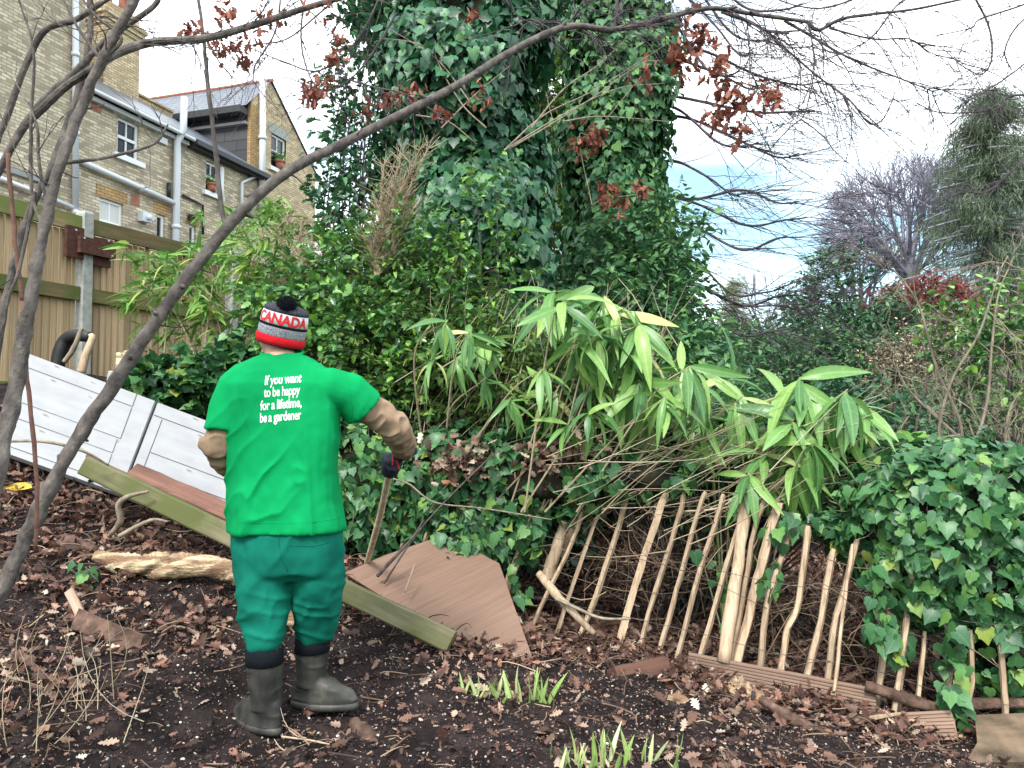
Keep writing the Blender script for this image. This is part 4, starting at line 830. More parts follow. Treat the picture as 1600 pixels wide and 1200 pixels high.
# ---- timbers ----
t = plank_obj('timber_beam', P(133, 728, 4.62), P(706, 1003, 4.12), (0, .25, 1), .115, .07, M['greenwood'], rough=.004, ends=.004); tag(t, 'long mossy green timber beam sloping down behind the man\'s legs', 'timber')
t = plank_obj('wet_board', P(203, 738, 4.95), P(395, 822, 4.72), (0, 1, .9), .15, .035, M['redwood'], rough=.006, ends=.01); tag(t, 'wet dark red board lying above the green beam beside the white door', 'board')
mb = MB(); mb.tube(catmull([P(137, 712, 4.72), P(180, 735, 4.66), P(260, 768, 4.6), P(370, 818, 4.5)], 8), [.016, .017, .015, .013], 8); t = mb.build('pole', M['redwood'], None, True); tag(t, 'thin reddish pole resting along the top of the mossy beam', 'pole')
pf = plane_pt(P(690, 838, 5.15), P(832, 1033, 4.36), P(540, 893, 4.85))
t = sheet_obj('plywood_board', [pf(*q) for q in ((538, 895), (600, 868), (687, 838), (737, 858), (780, 880), (808, 960), (833, 1031), (812, 1038), (745, 1005), (650, 965))], .012, M['plywood']); tag(t, 'reddish brown plywood offcut leaning against the ivy covered fence', 'board')
t = plank_obj('grooved_board', P(1076, 1039, 4.72), P(1369, 1098, 4.2), (0, .12, 1), .145, .028, M['decking'], grooves=8, rough=.0015, ends=.003); tag(t, 'long grooved decking board set on edge below the pale pickets', 'decking board')
t = plank_obj('grooved_board', P(1376, 1137, 4.12), P(1490, 1133, 3.98), (0, .35, 1), .14, .028, M['decking'], grooves=8, rough=.0015, ends=.01); tag(t, 'short grooved decking board half buried in leaves at the lower right', 'decking board')
sf = plane_pt(P(1520, 1116, 4.0), P(1600, 1113, 3.95), P(1510, 1190, 3.72))
t = sheet_obj('stone_slab', [sf(*q) for q in ((1523, 1117), (1700, 1110), (1720, 1188), (1508, 1192), (1527, 1160))], .06, M['slab']); tag(t, 'brown stone slab lying at the bottom right corner', 'slab')
t = plank_obj('split_stick', P(1322, 1130, 4.0), P(1407, 1115, 4.02), (0, 0, 1), .030, .015, M['picket'], rough=.004, taper=.6); tag(t, 'short split pale stick lying across the two grooved boards', 'stick')
t = plank_obj('wood_block', P(958, 1058, 4.35), P(1040, 1040, 4.5), (0, .5, 1), .10, .09, M['redwood'], rough=.008, ends=.01); tag(t, 'squared dark wood block on the soil at the left end of the grooved board', 'wood block')
# ---- logs ----
def log(name, pts, r, m, label, cat, n=18, k=10, am=.22, tw=0, f=9., caps=None):
    c = catmull(pts, k); V, F = tube(c, r, n); V = np.array(V); m_ = len(c); cc = np.repeat(c, n, axis=0); d = V - cc
    th = np.tile(np.linspace(0, 2 * np.pi, n, endpoint=False), m_); s = np.repeat(np.arange(m_), n) / m_
    q = np.stack([np.cos(th + tw * s) * 1.6, np.sin(th + tw * s) * 1.6, s * (2. if tw else f)], 1) + random.random() * 9
    w = 1 + am * fbm(q, 1.6 if tw else 1.2, 3, 4)
    if tw: w = w * .92 + .20 * (np.abs(np.sin(2.5 * (th + tw * s + .5 * vnoise(q, .8, 3)))) ** .6 - .6)
    V = cc + d * w[:, None]; o = mk(name, V, F, m, None, True); return tag(o, label, cat)
log('bare_log', [P(150, 868, 4.25), P(190, 880, 4.22), P(250, 884, 4.2), P(330, 886, 4.2), P(400, 905, 4.1), P(445, 955, 4.0), P(470, 985, 3.95)], [.035, .062, .066, .06, .062, .05, .03], M['palewood'], 'pale twisted barkless log lying behind the man\'s legs', 'log', 22, 14, .34, 16)
t = plank_obj('bark_chunk', P(122, 968, 3.74), P(226, 1010, 3.62), (.1, .5, 1), .10, .05, M['barklog'], rough=.016, cuts=22, ends=.02, taper=.35); tag(t, 'dark splintered chunk of bark on the soil at the left', 'bark')
t = plank_obj('split_stick', P(108, 925, 3.9), P(131, 970, 3.76), (1, .2, .3), .042, .02, M['decking'], rough=.006, cuts=10, ends=.006); tag(t, 'short reddish split stick standing against the dark bark chunk', 'stick')
log('stump', [P(552, 1128, 3.3), P(570, 1150, 3.22), P(590, 1172, 3.14)], [.022, .042, .036], M['barklog'], 'small sawn log end in front of the man\'s right boot', 'log', 16, 10, .25)
log('root_piece', [P(585, 1142, 3.25), P(602, 1165, 3.18), P(612, 1192, 3.1)], [.012, .016, .010], M['barklog'], 'thin bent root beside the small sawn log', 'root', 8, 8, .25)
log('fallen_log', [P(1188, 1092, 4.05), P(1235, 1122, 3.95), P(1290, 1150, 3.85), P(1362, 1182, 3.72)], [.022, .03, .027, .030], M['barklog'], 'dark mottled log lying diagonally on the soil below the grooved board', 'log', 14, 12, .2)
log('fallen_branch', [P(1352, 1072, 4.2), P(1400, 1086, 4.14), P(1465, 1106, 4.1), P(1530, 1100, 4.08), P(1640, 1098, 4.0)], [.028, .03, .033, .030, .028], M['barklog'], 'brown branch lying along the foot of the ivy at the right', 'branch', 14, 12, .2)
log('rotten_log', [P(1112, 1085, 4.4), P(1140, 1082, 4.35), P(1175, 1090, 4.25), P(1195, 1100, 4.2)], [.03, .06, .058, .02], M['palewood'], 'crumbling pale rotten log in front of the long grooved board', 'log', 16, 10, .5)
log('rotten_lump', [P(1040, 1090, 4.1), P(1060, 1092, 4.08), P(1078, 1097, 4.05)], [.01, .032, .012], M['palewood'], 'small pale rotten lump left of the crumbling log', 'log', 12, 8, .4)
log('buried_log', [P(85, 862, 4.5), P(110, 850, 4.5), P(150, 862, 4.45)], [.03, .05, .03], M['barklog'], 'dark rotten log end at the left end of the pale twisted log', 'log', 12, 8, .4)
log('broken_stump', [P(855, 905, 5.15), P(868, 860, 5.15), P(882, 815, 5.15)], [.045, .04, .025], M['picket'], 'splintered pale stump standing among the pickets near the plywood', 'stump', 12, 10, .35)
log('broken_stump', [P(878, 870, 5.3), P(888, 840, 5.3), P(903, 800, 5.3)], [.035, .03, .02], M['picket'], 'reddish broken stake between the splintered stump and the tall pickets', 'stump', 10, 8, .3)
log('broken_branch', [P(842, 895, 4.75), P(870, 930, 4.65), P(900, 962, 4.6), P(928, 990, 4.6)], [.022, .026, .022, .016], M['picket'], 'pale broken branch leaning across the pickets, above an arching thin stem', 'branch', 10, 8, .18)
def stem(name, pts, r, m, label, cat='twig', n=6): mb = MB(); mb.tube(catmull(pts, 8), r, n); o = mb.build(name, m, None, True); return tag(o, label, cat)
stem('curved_stem', [P(868, 935, 4.6), P(905, 952, 4.55), P(940, 966, 4.5), P(985, 967, 4.5)], [.011, .01, .009, .007], M['barkpale'], 'thin grey arching stem crossing in front of the pickets')
stem('root', [P(170, 838, 4.5), P(188, 815, 4.45), P(185, 790, 4.42), P(200, 776, 4.4), P(232, 768, 4.42)], [.012, .02, .018, .014, .008], M['barkpale'], 'forked pale root poking up in front of the mossy beam', 'root')
stem('root', [P(186, 838, 4.4), P(215, 822, 4.4), P(240, 812, 4.4), P(262, 815, 4.4)], [.014, .013, .010, .006], M['barkpale'], 'low curling pale root beside the forked root', 'root')
stem('twig', [P(155, 1090, 3.3), P(172, 1108, 3.25), P(190, 1119, 3.22), P(235, 1126, 3.2), P(281, 1129, 3.2)], [.003, .004, .005, .006, .006], M['barkpale'], 'bent pale twig lying on the dark soil left of the boots')
stem('twig', [P(188, 1120, 3.21), P(184, 1100, 3.26), P(176, 1082, 3.32)], [.004, .003, .002], M['barkpale'], 'short side twig standing off the bent pale twig')
stem('twig', [P(440, 1151, 3.12), P(480, 1156, 3.1), P(515, 1163, 3.08)], [.004, .004, .003], M['picket'], 'straight orange twig on the soil behind the left boot heel')
stem('stick', [P(0, 690, 4.3), P(70, 690, 4.3), P(130, 705, 4.4), P(170, 727, 4.5)], [.008, .01, .009, .006], M['barkpale'], 'long pale stick crossing in front of the lower left of the white door', 'stick')
stem('dead_branch', [P(590, 900, 4.75), P(608, 880, 4.72), P(645, 840, 4.7), P(662, 812, 4.7)], [.012, .011, .008, .004], M['bark'], 'dark dead branch propped on the plywood near its left edge', 'branch')
stem('split_stick', [P(633, 925, 4.62), P(640, 905, 4.66), P(648, 882, 4.7)], [.006, .006, .004], M['picket'], 'small pale splinter standing upright on the plywood', 'stick')
stem('stick', [P(100, 566, 6.6), P(115, 545, 6.6), P(125, 520, 6.6), P(129, 513, 6.6)], [.02, .022, .018, .015], M['barkpale'], 'leaning pale stick in front of the black pipe at the concrete post', 'stick')
stem('stick', [P(127, 582, 6.5), P(134, 555, 6.5), P(144, 530, 6.5), P(141, 522, 6.5)], [.035, .032, .03, .02], M['picket'], 'thick pale stick right of the black pipe above the white door', 'stick')
stem('bent_pipe', [P(88, 580, 6.9), P(95, 548, 6.9), P(105, 530, 6.9), P(122, 524, 6.85), P(141, 527, 6.8)], [.06, .062, .06, .055, .05], M['blackpipe'], 'black bent plastic pipe at the foot of the concrete post', 'pipe', 12)
for i, (x, y, w, h, m_, lb) in enumerate([(186, 590, .16, .10, 'concrete', 'grey concrete lump behind the top edge of the white door'), (192, 573, .10, .22, 'brick2', 'loose brick standing on end behind the white doors'), (207, 572, .08, .24, 'picket', 'pale wooden stub upright beside the loose brick'), (222, 600, .2, .1, 'terra', 'red brick rubble behind the joint of the white doors')]):
    c = P(x, y, 6.3); o = plank_obj('rubble' if m_ != 'picket' else 'wooden_stub', c - Vector((w / 2, 0, 0)), c + Vector((w / 2, .03, .02 * (i - 1))), (0, .1, 1), h, .1, M[m_], rough=.008, cuts=6); tag(o, lb, 'rubble' if m_ != 'picket' else 'stub')
o = leaves('yellow_leaf', OVAL, np.array([tuple(P(50, 762, 4.72))]), np.array([[0, -.5, .9]]), np.array([[-1., .05, .12]]), .19, leafmat('yellow_leaf_mat', [(0, (.55, .36, .03)), (1, (.6, .4, .04))]), None, .02); tag(o, 'single yellow leaf hanging in front of the bank at the far left', 'leaf')
stem('runner_stem', [P(614, 748, 4.9), P(640, 757, 4.95), P(680, 785, 4.95), P(760, 795, 4.9), P(862, 812, 4.9)], [.006, .006, .005, .004], M['barkpale'], 'long pale runner stem arching right from under the gloved hand', 'stem')
stem('dark_runner', [P(600, 912, 4.75), P(640, 850, 4.8), P(680, 800, 4.85), P(760, 720, 4.9), P(800, 690, 5.0)], [.006, .005, .004], M['bark'], 'thin dark stem rising from the plywood across the ivy mound', 'stem')
# ---- chestnut paling fence ----
def Yf(px): return float(np.interp(px, [540, 600, 960, 1370, 1600], [5.45, 5.35, 4.95, 4.25, 3.95]))
PK = [([(850, 792), (822, 850), (796, 916)], 11), ([(843, 790), (806, 880)], 9), ([(955, 765), (937, 800), (895, 915), (862, 1014)], 12), ([(980, 768), (973, 800), (940, 905), (920, 960), (903, 1002)], 14), ([(1042, 770), (1030, 800), (1000, 890), (967, 1004)], 14), ([(1068, 769), (1060, 807), (1025, 920), (997, 1014)], 12),
      ([(1102, 768), (1090, 800), (1063, 900), (1030, 1016)], 12), ([(1130, 772), (1121, 807), (1090, 905), (1060, 1022)], 13), ([(1163, 772), (1158, 807), (1128, 905), (1094, 1028)], 13), ([(1192, 782), (1178, 830), (1160, 940), (1140, 1036)], 13), ([(1217, 788), (1212, 800), (1188, 891), (1172, 960), (1151, 1038)], 14),
      ([(1248, 803), (1222, 867), (1198, 948), (1188, 1042)], 14), ([(1262, 822), (1258, 867), (1245, 952), (1228, 990), (1220, 1054)], 15), ([(1303, 857), (1292, 910), (1283, 969), (1259, 1060)], 15), ([(1340, 843), (1320, 918), (1302, 990), (1293, 1065)], 14), ([(1332, 850), (1322, 930)], 8), ([(1399, 915), (1384, 1002), (1370, 1096)], 14),
      ([(1420, 962), (1412, 1020), (1406, 1092)], 11), ([(1445, 985), (1440, 1040)], 10), ([(1503, 895), (1488, 955), (1482, 1042)], 13), ([(1515, 985), (1518, 1060), (1512, 1098)], 11), ([(1560, 950), (1568, 1080)], 12), ([(1430, 870), (1418, 960)], 12), ([(660, 772), (643, 817), (622, 868)], 11), ([(705, 700), (690, 745), (668, 830)], 11), ([(572, 722), (556, 775), (540, 830)], 12), ([(735, 705), (715, 780), (690, 850)], 11), ([(812, 715), (790, 780), (760, 870)], 11), ([(862, 715), (845, 760), (820, 830)], 11), ([(910, 800), (893, 850), (850, 940)], 10)]
pr = empty('paling_fence', P(1100, 1030, 4.7), 'leaning pale split chestnut paling fence running behind the leaf litter', 'fence')
for pts, w in PK:
    Yb = Yf(pts[-1][0]); n = len(pts); c = catmull([P(x, y, Yb + .02 * (n - i) + random.uniform(-.02, .02)) for i, (x, y) in enumerate(pts)], 5); e = c[-1]; de = nrm(c[-1] - c[-3]) * .05; ex = []
    while e[2] > g1(e[0], e[1]) - .03 and len(ex) < 14: e = e + de; ex.append(e)
    if ex: c = np.vstack([c, ex]); r = w * Yb / FPX / 2 * 1.12
    V, F = tube(c, np.array([.7] + [1] * (len(c) - 2) + [1.05]) * r, 5, True, .6); V = V + .0055 * np.stack([fbm(V, 9., 3, k) for k in (1, 2, 3)], 1)
    V = np.array(V); o0 = c[0].copy(); me = bpy.data.meshes.new('picket'); me.from_pydata([tuple(v - o0) for v in V], [], [tuple(int(i) for i in f) for f in F]); me.materials.append(M['picket'])
    o = bpy.data.objects.new('picket', me); COL.objects.link(o); o.parent = pr; o.location = Vector(o0) - Vector(pr.location)
V, F = tube(catmull([P(1166, 768, 4.78), P(1163, 800, 4.75), P(1150, 900, 4.7), P(1131, 1036, 4.62)], 7), [.030, .034, .037, .042], 12); V = V + .008 * np.stack([fbm(V, 9., 3, k) for k in (1, 2, 3)], 1); o = mk('fence_post', V, F, M['picket'], pr, True); o['label'] = 'thick round post with loose bark'
V, F = tube(catmull([P(1335, 860, 4.9), P(1350, 930, 4.7), P(1362, 1030, 4.6)], 5), [.03, .035, .04], 10)
for y0, y1 in (((800, 960), (795, 885)), ((955, 960), (985, 1040))):
    pass
for dz in (.22, .62):
    c = [Vector((P(px, 700, Yf(px)).x, Yf(px) - .03, g1(P(px, 700, Yf(px)).x, Yf(px)) + dz + .012 * math.sin(px * .5))) for px in range(640, 1600, 12)]
    mb = MB(); mb.tube(c, .0018, 4); mb.build('wire', M['bark'], pr)
UP_ = np.array([0, 0, 1.])
# ---- leaf litter ----
def bump2(px, py, x, y, sx, sy): return np.exp(-((px - x) / sx) ** 2 - ((py - y) / sy) ** 2)
def density(px, py):
    band = np.interp(px, [500, 640, 830, 960, 1075, 1200, 1370, 1600], [925, 985, 1035, 1020, 1060, 1100, 1140, 1170])
    d = .085 + .0 * px + 1.1 * np.exp(-np.maximum(py - band, 0) ** 2 / 22 ** 2) * (px > 480) + .9 * np.clip((960 - py) / 60, 0, 1) * (px < 500) + .55 * bump2(px, py, 300, 985, 150, 30) + .7 * bump2(px, py, 20, 1120, 110, 90) + .25 * bump2(px, py, 180, 1010, 190, 45) + .22 * bump2(px, py, 1250, 1120, 220, 45) + .35 * bump2(px, py, 1250, 1190, 250, 22)
    d = d + .16 * bump2(px, py, 560, 1180, 90, 30) + .12 * bump2(px, py, 800, 1090, 120, 40)
    return np.clip(d, 0, 1)
n = 120000; x = RNG.uniform(-4.2, 5.5, n); y = RNG.uniform(2.5, 9.0, n) ; z = GN(x, y); px, py, f = proj(np.stack([x, y, z], 1)); cl = np.clip(.55 + .9 * fbm(np.stack([x, y, 0 * x], 1), 4., 2, 40), .1, 1.6)
ok = (RNG.uniform(size=n) < density(px, py) * cl) & (px > -60) & (px < 1680) & (py < 1260) & ~((py < 800) & (px < 380) & (y > 5.6)); x, y, z = x[ok], y[ok], z[ok]; n = len(x); px, py = px[ok], py[ok]
dens = density(px, py); lift = RNG.uniform(.004, .03, n) + dens * RNG.uniform(0, .035, n)
nm = nrm(np.stack([RNG.normal(size=n) * .35, RNG.normal(size=n) * .35 - .1, np.ones(n)], 1)); a = RNG.uniform(0, 2 * np.pi, n); tp = np.stack([np.cos(a), np.sin(a), 0 * a], 1); pos = np.stack([x, y, z + lift], 1); sel = RNG.uniform(size=n) < np.where(dens > .5, .55, .12); crump = RNG.uniform(size=n) < .6
litt = []
VV = []; 
for nm_, msk, m_ in (('leaf_litter', ~sel, M['litter']), ('dark_leaf_litter', sel, M['litterdark'])):
    v1, f1 = scatter(OAK, pos[msk & ~crump], nm[msk & ~crump], tp[msk & ~crump], RNG.uniform(.03, .085, (msk & ~crump).sum()), .6); v2, f2 = scatter(CRUMP, pos[msk & crump], nm[msk & crump], tp[msk & crump], RNG.uniform(.015, .065, (msk & crump).sum()), .9)
    o = mk(nm_, np.vstack([v1, v2]), np.vstack([f1, f2 + len(v1)]), m_, None, False); tag(o, {'leaf_litter': 'fallen pinkish brown oak leaves scattered over the soil', 'dark_leaf_litter': 'wet dark brown fallen leaves matted on the soil'}[nm_], 'leaf litter', kind='stuff')
print('litter', n)
# ---- twig litter, crumbs, chips ----
def tube_batch(A, B, r, sag=.0, n=4, segs=4):
    N_ = len(A); t = np.linspace(0, 1, segs + 1); mid = (A + B) / 2 + RNG.normal(size=A.shape) * (np.linalg.norm(B - A, axis=1) * sag)[:, None]
    C = (1 - t)[None, :, None] ** 2 * A[:, None] + 2 * (t * (1 - t))[None, :, None] * (2 * mid - (A + B) / 2)[:, None] + t[None, :, None] ** 2 * B[:, None]
    T = nrm(B - A); U = nrm(np.cross(T, rv(N_))); W_ = np.cross(T, U); th = np.linspace(0, 2 * np.pi, n, endpoint=False)
    r = np.broadcast_to(r, (N_,)); rr = r[:, None] * (1 - .6 * t)[None]
    V = C[:, :, None, :] + rr[:, :, None, None] * (np.cos(th)[None, None, :, None] * U[:, None, None, :] + np.sin(th)[None, None, :, None] * W_[:, None, None, :])
    i = np.arange(segs)[:, None] * n; j = np.arange(n)[None]; k = (np.arange(n) + 1)[None] % n; F = np.stack([i + j, i + k, i + n + k, i + n + j], -1).reshape(-1, 4); per = (segs + 1) * n
    return V.reshape(-1, 3), (F[None] + (np.arange(N_) * per)[:, None, None]).reshape(-1, 4)
n = 6500; x = RNG.uniform(-3.6, 4.6, n); y = RNG.uniform(2.6, 6.6, n); z = GN(x, y); px, py, f = proj(np.stack([x, y, z], 1)); ok = RNG.uniform(size=n) < .12 + .8 * density(px, py); x, y, z = x[ok], y[ok], z[ok]; n = len(x)
a = RNG.uniform(0, 2 * np.pi, n); L = RNG.uniform(.03, .26, n) ** 1.15; A = np.stack([x, y, z + .012 + RNG.uniform(0, .04, n)], 1); B = A + np.stack([np.cos(a) * L, np.sin(a) * L, RNG.normal(size=n) * .18 * L], 1); B[:, 2] = np.maximum(B[:, 2], GN(B[:, 0], B[:, 1]) + .004)
V, F = tube_batch(A, B, RNG.uniform(.0012, .005, n), .12); h = len(F) // 2
o = mk('twig_litter', V, F, leafmat('twig_litter_mat', [(0, (.04, .025, .02)), (.5, (.13, .085, .06)), (.85, (.28, .19, .13)), (1, (.5, .38, .26))], .8, 0, .2), None, True); tag(o, 'countless small dead twigs strewn over the soil and leaves', 'twigs', kind='stuff')
ICO = bmesh.new(); bmesh.ops.create_icosphere(ICO, subdivisions=1, radius=1); iv = np.array([tuple(v.co) for v in ICO.verts]); itf = np.array([[v.index for v in f.verts] for f in ICO.faces]); ICO.free()
def lumps(x, y, s, m, name, label, cat):
    n = len(x); z = GN(x, y); W_ = iv[None] * s[:, None, None] * RNG.uniform(.6, 1.3, (n, 1, 3)) * RNG.uniform(.75, 1.25, (n, len(iv), 1)); W_[:, :, 2] *= .75
    V = (W_ + np.stack([x, y, z + s * .2], 1)[:, None]).reshape(-1, 3); F = (itf[None] + (np.arange(n) * len(iv))[:, None, None]).reshape(-1, 3); o = mk(name, V, F, m, None, False); tag(o, label, cat, kind='stuff')
n = 16000; x = RNG.uniform(-2.6, 3.0, n); y = 2.6 + RNG.uniform(0, 1, n) ** 1.3 * 2.6; lumps(x, y, RNG.uniform(.002, .008, n) * RNG.choice([1, 1, 1.7], n), M['clod'], 'soil_crumbs', 'loose crumbs and clods of dark soil', 'soil')
n = 3200; x = RNG.uniform(-2.4, 3.0, n); y = 2.6 + RNG.uniform(0, 1, n) * 2.3; lumps(x, y, RNG.uniform(.0015, .0045, n) * RNG.choice([1, 1, 2.0], n), M['pebble'], 'pale_chips', 'tiny pale grit and wood chips specking the soil', 'grit')
n = 26000; x = RNG.uniform(-3.2, 3.6, n); y = 2.6 + RNG.uniform(0, 1, n) * 3.0; z = GN(x, y) + .004; v1, f1 = scatter(CRUMP, np.stack([x, y, z], 1), UP_ + .5 * rv(n), rv(n) * [1, 1, .2], RNG.uniform(.006, .022, n), .5)
o = mk('bark_chips', v1, f1, M['litter'], None); tag(o, 'fine brown bark chips and leaf crumbs covering the soil', 'mulch', kind='stuff')
# ---- pale green shoots ----
M['shoot'] = leafmat('bulb_shoot', [(0, (.22, .36, .08)), (.6, (.42, .55, .2)), (1, (.62, .62, .40))], .4, .35, .4)
for px, py, n, h, lb in ((742, 1092, 12, .12, 'pale bulb shoots, leftmost clump, right of the plywood corner'), (785, 1092, 8, .12, 'sparse middle clump of pale bulb shoots with dead leaf bases'), (832, 1100, 14, .17, 'greenest and tallest clump of bulb shoots below the leaning fence'), (885, 1196, 10, .12, 'bulb shoots at the bottom edge, left clump'), (948, 1196, 12, .16, 'spreading bulb shoots at the bottom edge, middle clump'), (1010, 1190, 9, .15, 'bulb shoots at the bottom edge, right clump')):
    c = GP(px, py, 2.5, 6); r = empty('bulb_shoots', c, lb, 'plant', 'clumps of pale green bulb shoots')
    p = np.array(c) + np.stack([RNG.normal(size=n) * .045, RNG.normal(size=n) * .03, -.01 + 0 * RNG.uniform(size=n)], 1); t = nrm(np.stack([RNG.normal(size=n) * .45 + .1, RNG.normal(size=n) * .35, np.ones(n)], 1)); leaves('blade', LANCE, p, nrm(rv(n) * [1, 1, .1]), t, RNG.uniform(.6, 1.15, n) * h, M['shoot'], r, .1)
    m_ = 6; p = p[:m_]; leaves('dry_base', LANCE, p, rv(m_), nrm(rv(m_) + [0, 0, .5]), h * .6, M['straw'], r, .1)
# ---- dry stalks bottom left ----
for px, py, lb in ((40, 1150, 'tuft of dry straw coloured stalks at the bottom left corner'), (95, 1100, 'thin dry stalks rising from the leaves at lower left')):
    c = GP(px, py, 2.4, 6); r = empty('dry_stalks', c, lb, 'dead plant'); n = 22; A = np.array(c) + np.stack([RNG.normal(size=n) * .16, RNG.normal(size=n) * .14, 0 * RNG.uniform(size=n) - .02], 1); B = A + np.stack([RNG.normal(size=n) * .13, RNG.normal(size=n) * .1, RNG.uniform(.12, .38, n)], 1)
    V, F = tube_batch(A, B, .0022, .12, 4, 6); mk('stalk', V, F, M['straw'], r)
    
# ================= VEGETATION =================
UP = np.array([0, 0, 1.])
def A3(v): return np.array([v.x, v.y, v.z]) if hasattr(v, 'x') else np.array(v, float)
def lumpy(c, r, m, name, parent, seed=0, k=.8, sub=3):
    bm = bmesh.new(); bmesh.ops.create_icosphere(bm, subdivisions=sub, radius=1); v = np.array([tuple(q.co) for q in bm.verts]); f = np.array([[q.index for q in g.verts] for g in bm.faces]); bm.free()
    return np.array(c) + v * np.array(r) * k * (1 + .25 * fbm(v, 2.2, 3, seed))[:, None], f
def ivy_column(name, label, base, top, R, n, size, m, cat='tree', lean=0., prot=.30, seed=0, nz_=1.4, zmin=None):
    base, top = A3(base), A3(top); r = empty(name, base, label, cat); H = top - base
    def rad(t): return np.interp(t, np.linspace(0, 1, len(R)), R)
    def surf(t, a):
        d = np.stack([np.cos(a), np.sin(a), 0 * a], 1); p = base + H * t[:, None]; q = p + d * rad(t)[:, None]
        w = 1 + prot * fbm(q, nz_, 3, seed) + .10 * fbm(q, 4.5, 2, seed + 9); return p + d * (rad(t) * w)[:, None], d
    t = RNG.uniform(0, 1, n); a = RNG.uniform(0, 2 * np.pi, n); p, d = surf(t, a); p = p + d * (RNG.normal(size=n) * .07 - .03)[:, None]
    # thin out where the growth is hollow so the dark-coloured shade core shows
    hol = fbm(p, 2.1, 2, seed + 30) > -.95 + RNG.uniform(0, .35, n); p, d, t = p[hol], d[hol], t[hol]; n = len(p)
    leaves('foliage', IVY, p, d + .45 * UP, -UP * .9 + .5 * d + .5 * RNG.normal(size=(n, 3)), RNG.uniform(.7, 1.25, n) * size, m, r, .42)
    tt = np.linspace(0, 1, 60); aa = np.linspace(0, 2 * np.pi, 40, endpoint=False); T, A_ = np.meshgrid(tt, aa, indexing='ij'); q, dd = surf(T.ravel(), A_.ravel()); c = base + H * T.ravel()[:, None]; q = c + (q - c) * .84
    I_ = np.arange(60 * 40).reshape(60, 40); J = np.roll(I_, -1, 1); F = np.stack([I_[:-1], J[:-1], J[1:], I_[1:]], -1).reshape(-1, 4); mk('stem', q, F, M['core'], r, True)  # opaque inner shell, coloured dark so leaf gaps read as shade
    return r
def ivy_mass(name, label, lobes, n, size, m, tmpl=IVY, cat='ivy', core=.78, group=None, seed=0, down=.8, stems=0, jit=.5, flat=.3):
    """lobes: (px,py,Y,rx,ry,rz)"""
    L = [(A3(P(a, b, c)), np.array([d, e, f])) for a, b, c, d, e, f in lobes]; o0 = L[0][0].copy(); o0[2] = g1(o0[0], o0[1]); r = empty(name, o0, label, cat, group)
    ar = np.array([(l[1][0] * l[1][2] + l[1][0] * l[1][1]) for l in L]); cnt = (n * ar / ar.sum()).astype(int); PS = []; NS = []
    for (c, s), k in zip(L, cnt):
        v = rv(k); w = 1 + .34 * fbm(v * 1.0 + c, 2.5, 3, seed) ; p = c + v * s * (w + RNG.normal(size=k) * .07)[:, None]; nn_ = nrm(v / s); keep = np.ones(k, bool)
        for c2, s2 in L:
            if c2 is c: continue
            keep &= (((p - c2) / s2) ** 2).sum(1) > .72
        PS.append(p[keep]); NS.append(nn_[keep])
    p = np.vstack(PS); d = np.vstack(NS); k = len(p); ok = (p[:, 2] > G(p[:, 0], p[:, 1]) + .02) & (fbm(p, 3.6, 2, seed + 60) > -.62 + RNG.uniform(0, .3, k)); p, d = p[ok], d[ok]; k = len(p)
    leaves('foliage', tmpl, p, d + flat * UP, -UP * down + .5 * d + .6 * RNG.normal(size=(k, 3)), RNG.uniform(.6, 1.25, k) * size, m, r, jit)
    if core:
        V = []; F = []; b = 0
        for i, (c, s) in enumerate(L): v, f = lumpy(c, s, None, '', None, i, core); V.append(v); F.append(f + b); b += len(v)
        mk('shade_core', np.vstack(V), np.vstack(F), M['core'], r, True)  # dark lumps added inside the lobes to give shadowy leaf gaps
    if stems:
        i = RNG.integers(0, len(L), stems); C = np.array([l[0] for l in L])[i]; S_ = np.array([l[1] for l in L])[i]; A = C + rv(stems) * S_ * .7; B = C + rv(stems) * S_ * 1.15
        V, F = tube_batch(A, B, RNG.uniform(.003, .008, stems), .15); mk('stems', V, F, M['barkpale'], r)
    return r
